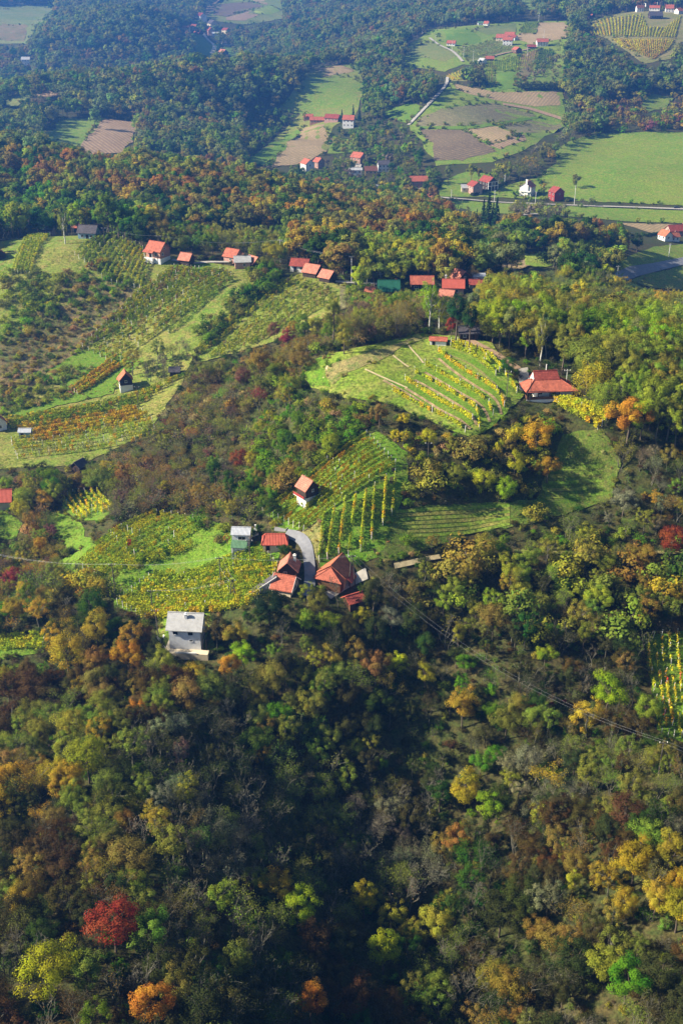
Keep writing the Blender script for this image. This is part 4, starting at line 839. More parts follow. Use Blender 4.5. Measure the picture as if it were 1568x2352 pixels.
vineyard('bright strip at the left edge below the oaks', 'top', 3, [(-20,1478),(-20,1500)], [(104,1468),(98,1492)], [('y',5),('l',5)], dens=50, wd=0.8, step=8, seed=15)
vineyard('sparse yellow vineyard at the right edge', 'left', 6, [(1484,1470),(1570,1456)], [(1518,1690),(1590,1700)], [('y',6),('o',2),('r',0.6)], dens=24, wd=0.35, gap=0.45, step=4.5, seed=16)
vineyard('vine patch below the farmhouse', 'top', 4, [(1266,918),(1282,938)], [(1398,962),(1372,988)], [('l',5),('y',4),('o',1)], dens=60, wd=0.8, gap=0.02, step=7, seed=17)
vineyard('bushy patch under the narrow steep vineyard', 'left', 5, [(40,692),(66,726)], [(92,642),(140,690)], [('l',5),('g',4),('y',2)], dens=30, wd=1.0, leaf=0.5, post=None, seed=18)
FV = dict(h=1.8, wd=0.7, leaf=0.75, post=None, gap=0.05)
vineyard('green rectangle above the square lawn', 'left', 13, [(1134,142),(1190,128)], [(1138,164),(1186,163)], [('g',5),('l',3)], dens=7, seed=20, **FV)
vineyard('thin strip left of the square lawn', 'left', 5, [(1116,142),(1132,142)], [(1117,201),(1134,201)], [('g',4),('l',3),('b',1)], dens=7, seed=21, **FV)
vineyard('dark vines below the lone plateau house', 'left', 8, [(1241,115),(1268,116)], [(1231,157),(1264,158)], [('d',5),('g',3)], dens=9, seed=22, **FV)
vineyard('vineyard at the top of the plateau', 'left', 10, [(1202,52),(1235,51)], [(1195,76),(1229,78)], [('g',5),('l',2)], dens=7, seed=23, **FV)
vineyard('striped autumn vineyard, upper half', 'left', 30, [(1346,66),(1390,43),(1474,33),(1484,62),(1528,64),(1562,36)], [(1362,81),(1405,83),(1475,85),(1548,86)], [('y',4),('o',2),('l',4)], dens=8, seed=24, h=2.0, wd=1.0, leaf=0.95, post=None, gap=0.02)
vineyard('striped autumn vineyard, lower half', 'left', 26, [(1409,91),(1546,92)], [(1428,108),(1470,125),(1500,137),(1533,115)], [('y',4),('o',3),('b',2)], dens=8, seed=25, h=2.0, wd=1.0, leaf=0.95, post=None, gap=0.02)
vineyard('orange patch at the farm road bend', 'left', 7, [(1024,176),(1064,159)], [(1042,184),(1071,185)], [('y',4),('o',3),('l',2)], dens=8, seed=26, **FV)
vineyard('ragged brown vines on the plateau', 'left', 8, [(1196,128),(1236,113)], [(1190,160),(1226,158)], [('b',5),('l',2)], dens=5, seed=27, h=1.8, wd=0.7, leaf=0.7, post=None, gap=0.3)
vineyard('olive vine slope on the plateau', 'bottom', 8, [(1074,139),(1056,114)], [(1180,112),(1150,89)], [('g',4),('l',3),('b',1)], dens=6, seed=28, **FV)

# ------------------------------------------------------------------ hedges
def hedge(line, h, wd, leaf, dens, col, label, seed):
    rng = np.random.default_rng(seed); p = ground([q[0] for q in line], [q[1] for q in line])[:, :2]
    seg = np.hypot(*np.diff(p, axis=0).T); cum = np.r_[0, np.cumsum(seg)]; L = cum[-1]; n = int(L*dens); s = rng.random(n)*L
    x = np.interp(s, cum, p[:, 0]); y = np.interp(s, cum, p[:, 1]); d = np.gradient(p, axis=0); d /= np.hypot(*d.T)[:, None]+1e-9
    dx, dy = np.interp(s, cum, d[:, 0]), np.interp(s, cum, d[:, 1]); q = rng.uniform(-wd, wd, n); e = np.clip(1-(np.abs(q)/wd)**3*0.4, 0.4, 1)
    top = h*e*(0.85+0.2*np.sin(s*0.9)+0.1*np.sin(s*2.3)); z = H(x-dy*q, y+dx*q)+top*rng.random(n)**0.4
    nr = rng.normal(size=(n, 3))*0.6+np.c_[-dy*q/wd, dx*q/wd, np.full(n, 0.7)]; o0 = np.array([p[0, 0], p[0, 1], float(H(*p[0]))])
    v, f = leaf_quads(np.c_[x-dy*q, y+dx*q, z]-o0, nr, leaf*rng.uniform(0.7, 1.3, n), rng)
    o = link('hedge', np_mesh('hedge', v, f, m_vine, {'vcol': np.tile(col, (n, 1)), 'leaf': rng.random(n), 'clump': rng.random(n)})); o.location = o0
    tag(o, label, 'hedge')
hedge([(1236,606),(1280,604),(1320,610),(1345,622)], 5.5, 3.0, 0.8, 90, (0.035,0.06,0.015), 'dark clipped hedge wrapped round the grassy hillock', 61)
hedge([(1081,451),(1120,439),(1163,423)], 2.6, 1.2, 0.8, 45, (0.05,0.085,0.02), 'straight dark hedge running up from the valley road by the pink brick house', 62)
hedge([(1190,206),(1240,204),(1284,205)], 7, 4.0, 1.3, 60, (0.08,0.10,0.025), 'bushy hedge under the plateau vineyards', 63)
hedge([(1480,543),(1530,533),(1600,527)], 1.6, 1.0, 0.8, 25, (0.04,0.07,0.02), 'low hedge between the tan strip and the red barn at the right edge', 64)

# ------------------------------------------------------------------ poles and cables
m_wood = plain_mat('tarred_pole_wood', (0.10,0.085,0.07), 0.2, 2.0); m_conc = plain_mat('pole_concrete', (0.62,0.61,0.58), 0.08, 2.0); m_cable = plain_mat('cable', (0.3,0.3,0.3), 0.05, 1.0, 0.5, 0.4)
TOPS = []
def pole(u, v, h, kind, label, r=0.13, lean=0.0):
    g = at(u, v); root = empty('utility_pole', g, 0.0); tag(root, label, 'pole', 'utility poles carrying the cables'); m = m_wood if kind != 'c' else m_conc
    if kind == 'a':
        for s in (-1, 1):
            b = MB(); b.tube([(s*0.75,0,-0.5),(s*0.12,0,h)], r, r*0.75, 7); b.build('leg', m, root)
        b = MB(); b.box(-0.45,0.45,-0.05,0.05,h*0.55,h*0.55+0.12); b.build('brace', m, root)
    else:
        b = MB(); b.tube([(0,0,-0.5),(lean,0,h)], r, r*0.7, 7); b.build('shaft', m, root)
    b = MB(); b.box(-0.8+lean,0.8+lean,-0.06,0.06,h-0.5,h-0.36); b.build('crossarm', m, root)
    for x_ in (-0.7, 0.7):
        b = MB(); b.tube([(x_+lean,0,h-0.36),(x_+lean,0,h-0.08)], 0.07, 0.05, 6); b.build('insulator', M['trim'], root)
    t = g + Vector((lean, 0, h-0.1)); TOPS.append(t); return t
def cable(a, b, label, r=0.010, sag=1.0, group='overhead cables'):
    o = (a+b)/2; mb = MB()
    for s in (-0.7, 0.7):
        n = 18; mb.tube([a + (b-a)*(i/n) + Vector((s, 0, -sag*4*(i/n)*(1-i/n))) - o for i in range(n+1)], r, n=4)
    e = mb.build('power_cable', m_cable); e.location = o; tag(e, label, 'cable', group)
A1 = pole(808, 1348, 8.2, 'a', 'tall twin-legged wooden pole beside the hip-roofed red house'); B1 = pole(507, 1346, 7.6, 'w', 'wooden pole in the middle of the golden vineyard behind the grey house'); B2 = pole(263, 1354, 7.0, 'w', 'wooden pole on the bright lawn left of the golden vineyard'); B3 = pole(6, 1328, 7.0, 'w', 'wooden pole by the purple thicket at the left edge', lean=-0.4)
B4 = pole(535, 1377, 5.2, 'a', 'short twin-legged wooden pole low in the golden vineyard'); B5 = pole(364, 1460, 6.8, 'w', 'wooden pole beside the left wall of the grey house', lean=-0.35); B6 = pole(574, 1292, 6.0, 'w', 'wooden pole in front of the low bright red cottage'); B7 = pole(350, 1398, 5.0, 'w', 'thin wooden pole on the lower edge of the bright lawn')
cable(A1, B1, 'pair of cables from the twin-legged pole over the lane to the golden vineyard'); cable(B1, B2, 'pair of cables above the lawn and golden vineyard'); cable(B2, B3, 'pair of pale cables crossing the purple thicket to the left edge', 0.013)
cable(B1, B4, 'pair of cables dropping between two poles in the golden vineyard', 0.012); cable(B7, B4, 'low pair of cables along the lower edge of the lawn', 0.012)
D1 = pole(1510, 1790, 9.0, 'w', 'slim pole deep in the dark wood at the lower right'); cable(A1, D1, 'long pair of cables dropping from the lane into the dark ravine', 0.008, 6.0); cable(D1, D1+Vector((60,-45,2)), 'pair of cables leaving the frame at the lower right', 0.008, 1.5)
R = [pole(367, 588, 8.0, 'w', 'thin pole behind the balcony house on the ridge'), pole(644, 603, 9.0, 'c', 'pale concrete pole beside the long dull red barn'), pole(807, 646, 9.5, 'c', 'tall white concrete pole where the ridge road meets the driveway'), pole(241, 566, 7.5, 'w', 'pole by the blue-walled house at the wood edge')]
cable(R[3], R[0], 'pair of cables behind the close green vineyard'); cable(R[0], R[1], 'pair of pale cables spanning the ridge houses', 0.02, 2.0); cable(R[1], R[2], 'pair of pale cables above the line of three barns', 0.02, 1.5)
for a in [(868,668,7,'w','thin dark pole left of the green-roofed house'),(873,664,6,'c','short pale pole by the ridge road behind the tiny red hut'),(1163,915,7.5,'w','dark pole at the edge of the terraced hill beside the farmhouse'),(1216,922,6.5,'w','ivy-clad dark pole in front of the farmhouse porch'),(1298,898,6,'c','thin pale pole behind the farmhouse under the willow'),(319,948,9,'w','thin dark pole below the lone cottage'),(982,1068,6,'w','old wooden pole on the scrubby bank right of the middle vineyard'),(1415,650,8,'c','leaning pale pole where the shaded road enters the wood'),
          (1036,457,7,'c','pale pole on the grass left of the pink brick house'),(1135,462,8,'c','pale pole between the pink brick house and the white tower house'),(1158,425,8,'c','pale pole behind the hedge left of the white tower house'),(1229,465,8,'c','pale pole on the grass right of the white tower house'),(1318,470,14,'c','tall pale pole right of the red timbered house'),
          (1000,98,10,'c','pale pole beside the low plateau cottage'),(1064,132,12,'c','pale pole at the bend of the plateau track'),(1038,118,12,'c','pale pole along the plateau track below the meadow'),(1086,142,12,'c','pale pole at the foot of the olive vine slope'),(1210,130,12,'c','pale pole between the plateau vineyards'),(1248,92,12,'c','pale pole in front of the plateau farm group'),(1236,50,14,'c','tall white pole at the corner of the top plateau vineyard'),(970,77,10,'c','pale pole beside the lone red-roofed plateau cottage'),
          (1535,590,8,'c','street pole on the grass above the shaded road')]: pole(*a, r=0.1 if a[1] > 600 else 0.22)

# ------------------------------------------------------------------ fence, raised beds, rubble, car
m_net = plain_mat('orange_plastic_net', (0.26,0.05,0.02), 0.2, 1.0)
g_ = ground([1181,1204,1242,1300], [1620,1625,1624,1614]); o0 = Vector(g_[0]); fe = empty('fence', o0); tag(fe, 'sagging orange net fence round the dark plot in the ravine', 'fence')
for a, b in zip(g_, g_[1:]):
    mb = MB(); n = 6; a = Vector(a)-o0; b = Vector(b)-o0
    for i in range(n):
        p, q = a+(b-a)*(i/n), a+(b-a)*((i+1)/n); d = 0.25*math.sin(3.1*i)
        mb.hexa([p+Vector((0,0,.1)), q+Vector((0,0,.1)), q+Vector((0,.03,.1)), p+Vector((0,.03,.1))], [p+Vector((0,0,0.8-abs(d))), q+Vector((0,0,0.8-abs(.25*math.sin(3.1*(i+1))))), q+Vector((0,.03,0.8-abs(.25*math.sin(3.1*(i+1))))), p+Vector((0,.03,0.8-abs(d)))])
    mb.build('net', m_net, fe); mb = MB(); mb.tube([a+Vector((0,0,-.3)), a+Vector((0,0,1.0))], 0.05, n=5); mb.build('post', m_wpost, fe)
rb = empty('raised_bed', at(648, 1213), -0.5); tag(rb, 'dark walled planting bed below the staked ends of the middle vineyard', 'planter')
mb = MB(); mb.box(-1.6,1.6,-1.0,-0.85,-1.2,0.5); mb.box(-1.6,1.6,0.85,1.0,-1.2,0.5); mb.box(-1.6,-1.45,-0.85,0.85,-1.2,0.5); mb.box(1.45,1.6,-0.85,0.85,-1.2,0.5); mb.build('wall', M['iron'], rb)
mb = MB(); mb.box(-1.45,1.45,-0.85,0.85,-1.2,0.38); mb.build('soil', G['lush'], rb)
wl = empty('garden_wall', at(368, 1478)); tag(wl, 'low white garden wall stepping down left of the grey house', 'wall')
mb = MB(); mb.hexa([(-1.2,2.0,-1.5),(-0.9,2.1,-1.5),(1.8,-2.6,-1.5),(1.4,-2.7,-1.5)], [(-1.2,2.0,0.7),(-0.9,2.1,0.7),(1.8,-2.6,0.35),(1.4,-2.7,0.35)]); mb.build('wall', M['white'], wl)
mb = MB(); mb.box(0.4,0.75,0.9,2.8,-1.5,0.9); mb.build('pier', M['white'], wl)
def car(u, v, yaw, paint, label, lift):
    root = empty('car', at(u, v)+Vector((0,0,lift)), math.radians(yaw)); tag(root, label, 'car'); m = plain_mat('car_paint', paint, 0.05, 1.0, 0.3, 0.5)
    prof = [(-2.1,0.35),(2.1,0.35),(2.15,0.75),(1.2,0.95),(0.55,1.42),(-1.2,1.42),(-1.95,0.95),(-2.15,0.8)]
    mb = MB(); mb.hexa([(x,-0.85,z) for x, z in prof], [(x,0.85,z) for x, z in prof]); mb.build('body', m, root)
    mb = MB(); mb.hexa([(1.05,-0.87,0.97),(0.5,-0.87,1.36),(-1.15,-0.87,1.36),(-1.75,-0.87,0.97)], [(1.05,0.87,0.97),(0.5,0.87,1.36),(-1.15,0.87,1.36),(-1.75,0.87,0.97)]); mb.build('window', M['glass'], root)
    for x_ in (-1.3, 1.3):
        for y_ in (-0.8, 0.8):
            b = MB(); b.tube([(x_,y_-.1,.33),(x_,y_+.1,.33)], 0.33, n=12); b.build('wheel', M['dark'], root)
car(1553, 479.5, 0, (0.02,0.025,0.04), 'dark car on the valley road at the right edge', 0.6)
car(735, 611, 70, (0.45,0.01,0.03), 'bright red car beside the lowest of the three barns', 0.05)
# ------------------------------------------------------------------ trees: trunks with limbs, crowns of leaf clumps
m_leaf = leaf_mat('tree_leaves', 'tint', 'INSTANCER', 0.36, 0.6, 1.4)
m_needle = leaf_mat('needles', 'tint', 'INSTANCER', 0.08)
m_bark = plain_mat('bark', (0.11,0.085,0.06), 0.35, 1.5); m_pale = plain_mat('pale_bark', (0.5,0.48,0.42), 0.3, 1.2); m_grey = plain_mat('grey_bark', (0.13,0.12,0.085), 0.3, 1.5)
def tubes(segs, n):
    """many tapered tubes at once; segs: list of (p0, p1, r0, r1)"""
    p0 = np.array([s[0] for s in segs], float); p1 = np.array([s[1] for s in segs], float); r0 = np.array([s[2] for s in segs]); r1 = np.array([s[3] for s in segs])
    d = p1-p0; d /= np.linalg.norm(d, axis=1, keepdims=True)+1e-9; ref = np.where(np.abs(d[:, 2:3]) > 0.8, np.array([[1.0,0,0]]), np.array([[0,0,1.0]]))
    a = np.cross(d, ref); a /= np.linalg.norm(a, axis=1, keepdims=True)+1e-9; b = np.cross(d, a); V = []
    for p, r in ((p0, r0), (p1, r1)):
        for k in range(n):
            t = 2*math.pi*k/n; V.append(p+a*(math.cos(t)*r)[:, None]+b*(math.sin(t)*r)[:, None])
    V = np.stack(V, 1).reshape(-1, 3); B = (np.arange(len(segs))*2*n)[:, None]; F = []
    for k in range(n): k2 = (k+1) % n; F.append(np.concatenate([B+k, B+k2, B+n+k2, B+n+k], 1))
    return V, np.concatenate(F)
def grow(rng, p, d, ln, r, lev, maxlev, out, kids=(2, 4), spread=0.7, up=0.25, shrink=0.68, tips=None):
    q = p + d*ln*0.5 + rng.normal(0, 0.06*ln, 3); e = p + d*ln + rng.normal(0, 0.08*ln, 3)
    out.append((p, q, r, r*0.85)); out.append((q, e, r*0.85, r*0.65))
    if lev == maxlev:
        if tips is not None: tips.append(e)
        return
    for i in range(rng.integers(kids[0], kids[1]+1)):
        nd = d + rng.normal(0, spread, 3)*np.array([1, 1, 0.7]); nd[2] += up; nd /= np.linalg.norm(nd)
        s = p + (e-p)*rng.uniform(0.45, 1.0) if i else e
        grow(rng, s, nd, ln*shrink*rng.uniform(0.75, 1.2), r*0.58, lev+1, maxlev, out, kids, spread, up, shrink, tips)
PROTO = {}
def proto(key, trunk, crown): PROTO[key] = (trunk, crown)
def leafy(key, seed, Hh, R, cz, rz, nl, size, nclump, cr=(0.26,0.42), bark=None, drop=0.0, flat=1.0, mat=None):
    """crown: leaf clumps spread through an uneven ellipsoid of radii R, rz about height cz; trunk with limbs into the clumps"""
    rng = np.random.default_rng(seed); bark = bark or m_bark
    k = nclump; d = rng.normal(size=(k, 3)); d[:, 2] = d[:, 2]*0.8+0.15; d /= np.linalg.norm(d, axis=1, keepdims=True)
    lob = 1+0.22*np.sin(2*np.arctan2(d[:,1], d[:,0])+rng.random()*6)+0.15*np.sin(3*np.arctan2(d[:,1], d[:,0])+rng.random()*6)
    rad = rng.uniform(0.45, 0.86, k)**0.8*lob; cc = d*rad[:, None]*np.array([R, R, rz])+np.array([0, 0, cz]); rr = rng.uniform(cr[0], cr[1], k)*R*flat
    w_ = rr**2; idx = rng.choice(k, nl, p=w_/w_.sum()); o = rng.normal(size=(nl, 3)); o /= np.linalg.norm(o, axis=1, keepdims=True)
    ra = rng.random(nl)**0.45; cen = cc[idx]+o*(rr[idx]*ra)[:, None]*np.array([1, 1, 0.8]); cen[:, 2] -= drop*rng.random(nl)**2*rr[idx]*2
    out = cen-np.array([0, 0, cz-rz*0.3]); out /= np.linalg.norm(out, axis=1, keepdims=True)+1e-9
    nr = o*0.8+out*0.9+rng.normal(size=(nl, 3))*0.38+np.array([0, 0, 0.3])
    v, f = leaf_quads(cen, nr, size*rng.uniform(0.6, 1.35, nl), rng)
    cl = rng.random(k)[idx]*0.8+0.2*rng.random(nl)
    me = np_mesh('crown', v, f, mat or m_leaf, {'leaf': 0.55*rng.random(k)[idx]+0.45*rng.random(nl), 'clump': cl})
    segs = []; top = np.array([rng.normal(0, .25), rng.normal(0, .25), cz+rz*0.35]); r0 = Hh*0.016+0.05; pts = [np.zeros(3)+np.array([0,0,-0.6])]
    for i in range(1, 6): pts.append(top*(i/5)+rng.normal(0, 0.10, 3)*np.array([1, 1, 0]))
    for i in range(5): segs.append((pts[i], pts[i+1], r0*(1-0.15*i), r0*(1-0.15*(i+1))))
    for i in range(min(k, 9)):
        s = pts[2]+(pts[4]-pts[2])*rng.random(); m = (s+cc[i])/2+np.array([0, 0, -0.25]); segs += [(s, m, r0*0.42, r0*0.28), (m, cc[i], r0*0.28, r0*0.1)]
    v, f = tubes(segs, 5); proto(key, np_mesh('trunk', v, f, bark, smooth=True), me)
def twiggy(key, seed, Hh, spread, nl, size, maxlev=4, bark=None, stems=1, kids=(2,4), up=0.25, shrink=0.68, fine=0.022):
    rng = np.random.default_rng(seed); segs, tips = [], []; bark = bark or m_grey
    for s in range(stems):
        d = np.array([rng.normal(0, .12*stems), rng.normal(0, .12*stems), 1.0]); d /= np.linalg.norm(d)
        grow(rng, np.array([rng.normal(0, .3*(stems-1)), rng.normal(0, .3*(stems-1)), -0.5]), d, Hh*0.36, Hh*0.012+0.03, 0, maxlev, segs, kids, spread, up, shrink, tips)
    segs = [(a, b, max(r0, fine), max(r1, fine)) for a, b, r0, r1 in segs]
    big = [s for s in segs if s[2] > 0.05]; small = [s for s in segs if s[2] <= 0.05] or segs[-3:]
    v, f = tubes(big, 5); tm = np_mesh('trunk', v, f, bark, smooth=True)
    v2, f2 = tubes(small, 3); tips = np.array(tips); i = rng.integers(0, len(tips), nl); cen = tips[i]+rng.normal(0, 0.45, (nl, 3))
    v3, f3 = leaf_quads(cen, rng.normal(size=(nl, 3))+np.array([0, 0, .4]), size*rng.uniform(.6, 1.3, nl), rng)
    kc = rng.random(len(tips)); nf = len(f2)+len(f3)
    cm = np_mesh('crown', np.r_[v2, v3], np.r_[f2, f3+len(v2)], [bark, m_leaf], {'leaf': rng.random(nf), 'clump': np.r_[np.zeros(len(f2)), kc[i]]}, fmat=np.r_[np.zeros(len(f2)), np.ones(len(f3))])
    proto(key, tm, cm)
def spruce(key, seed, Hh, R, tiers, per, size, mat=None):
    rng = np.random.default_rng(seed); C_, N_ = [], []
    for t in range(tiers):
        f = t/(tiers-1); z = Hh*(0.10+0.88*f); rad = R*(1-f)**0.85*rng.uniform(.85, 1.12)+0.12; nb = max(4, int(13*(1-f)+3))
        for b in range(nb):
            a = rng.random()*6.283; s = rng.random(per)**0.6*rad; side = rng.normal(0, .10, per)*(rad-s*0.6)*1.4
            C_.append(np.c_[np.cos(a)*s-np.sin(a)*side, np.sin(a)*s+np.cos(a)*side, z-s*0.42+rng.normal(0, .1, per)+0.12*(s/rad)**3*rad])
            N_.append(np.c_[np.cos(a)*np.full(per, .5), np.sin(a)*np.full(per, .5), np.full(per, .8)]+rng.normal(0, .4, (per, 3)))
    c, nr = np.concatenate(C_), np.concatenate(N_); v, f = leaf_quads(c, nr, size*rng.uniform(.6, 1.3, len(c)), rng, 0.5)
    cm = np_mesh('crown', v, f, mat or m_needle, {'leaf': rng.random(len(c)), 'clump': np.repeat(rng.random(len(C_)), per)})
    v, f = tubes([(np.array([0,0,-.5]), np.array([0,0,Hh*.5]), Hh*.017+.05, Hh*.011), (np.array([0,0,Hh*.5]), np.array([0,0,Hh*.97]), Hh*.011, .02)], 6)
    proto(key, np_mesh('trunk', v, f, m_bark, smooth=True), cm)
# near kinds (about 12 m; scaled when planted)
for i in range(5): leafy(f'round{i}', 11+i, 12, 4.2+0.3*(i%3), 7.6, 4.2, 7600, 0.265, 34+3*i, (0.20,0.34))
for i in range(3): leafy(f'tall{i}', 21+i, 15, 2.9, 9.2, 5.6, 5600, 0.26, 36, (0.26,0.42))
for i in range(3): leafy(f'open{i}', 31+i, 12, 4.0, 7.8, 4.3, 4000, 0.25, 50, (0.15,0.24), bark=m_grey)
for i in range(4): twiggy(f'thin{i}', 41+i, 11, 0.55, 2000, 0.2, 5, kids=(2,3), stems=1+i%2, up=0.32)
for i in range(3): twiggy(f'bare{i}', 51+i, 10.5, 0.5, 120, 0.25, 5, kids=(2,3), stems=1+i, up=0.34, fine=0.028)
for i in range(3): leafy(f'bush{i}', 61+i, 3, 1.7, 1.35, 1.35, 700, 0.27, 16, (0.3,0.5))
for i in range(2): twiggy(f'brush{i}', 66+i, 4.5, 0.6, 420, 0.24, 4, kids=(2,4), stems=3, up=0.2, fine=0.02)
leafy('birch', 71, 15, 2.5, 9.5, 5.4, 4200, 0.22, 40, (0.2,0.34), bark=m_pale, drop=0.8)
leafy('willow', 72, 13, 4.6, 8.0, 4.2, 5200, 0.28, 34, (0.22,0.34), drop=2.0)
spruce('spruce', 73, 15, 3.1, 22, 16, 0.5); leafy('pine', 74, 13, 3.2, 8.6, 4.2, 3000, 0.33, 26, (0.26,0.4), mat=m_needle)
# kinds for the middle distance and the far hills: fewer, larger leaf clumps
for i in range(4): leafy(f'mid{i}', 81+i, 12, 4.3, 7.6, 4.4, 2400, 0.55, 26, (0.22,0.36))
for i in range(2): leafy(f'midtall{i}', 86+i, 15, 2.9, 9.0, 5.6, 1800, 0.5, 24, (0.26,0.42))
for i in range(2): twiggy(f'midthin{i}', 88+i, 11, 0.55, 420, 0.5, 4, kids=(2,3), stems=2, up=0.3, fine=0.035)
for i in range(4): leafy(f'far{i}', 91+i, 12, 4.6, 7.4, 4.6, 620, 1.0, 16, (0.26,0.42))
leafy('midbush', 96, 3, 1.8, 1.4, 1.4, 260, 0.5, 10, (0.3,0.5))
spruce('farspruce', 97, 15, 2.8, 20, 12, 0.9)
HT = {'round':12,'tall':15,'open':12,'thin':11,'bare':10.5,'bush':2.8,'brush':4.5,'birch':15,'willow':12.5,'spruce':15,'pine':13,'mid':12,'midtall':15,'midthin':11,'far':12,'midbush':2.9,'farspruce':15}
RD = {'round':4.3,'tall':3.0,'open':4.2,'thin':3.4,'bare':3.0,'bush':1.8,'brush':2.0,'birch':2.6,'willow':5,'spruce':3,'pine':3.2,'mid':4.5,'midtall':3,'midthin':3.4,'far':4.6,'midbush':1.8,'farspruce':2.8}
NV = {'round':5,'tall':3,'open':3,'thin':4,'bare':3,'bush':3,'brush':2,'mid':4,'midtall':2,'midthin':2,'far':4}
def variant(kind, rng): return kind+str(rng.integers(NV[kind])) if kind in NV else kind

T = dict(  # leaf colours; the dark moss and dark brown carry painted foreground shade
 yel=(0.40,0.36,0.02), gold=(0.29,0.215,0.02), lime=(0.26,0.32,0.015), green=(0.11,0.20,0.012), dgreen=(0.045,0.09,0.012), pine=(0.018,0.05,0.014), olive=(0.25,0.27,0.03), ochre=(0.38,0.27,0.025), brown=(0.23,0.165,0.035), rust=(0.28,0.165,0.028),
 orange=(0.42,0.19,0.02), red=(0.27,0.055,0.025), crimson=(0.28,0.035,0.045), purple=(0.17,0.09,0.06), grey=(0.20,0.18,0.10), bright=(0.10,0.20,0.014), sage=(0.18,0.23,0.07), moss=(0.17,0.20,0.03), shade_moss=(0.05,0.058,0.016), shade_brown=(0.085,0.058,0.018), tawny=(0.36,0.25,0.09), vivid=(0.17,0.34,0.012))
CNAME = dict(yel='yellow',gold='golden',lime='yellow-green',green='green',dgreen='dark green',pine='blackish green', shade_moss='dark olive', shade_brown='dark brown', tawny='tawny', vivid='bright green',olive='olive',ochre='ochre',brown='brown',rust='rust brown',orange='orange',red='bright red',crimson='crimson',purple='purplish',grey='grey-brown',bright='bright green',sage='grey-green',moss='dull green')
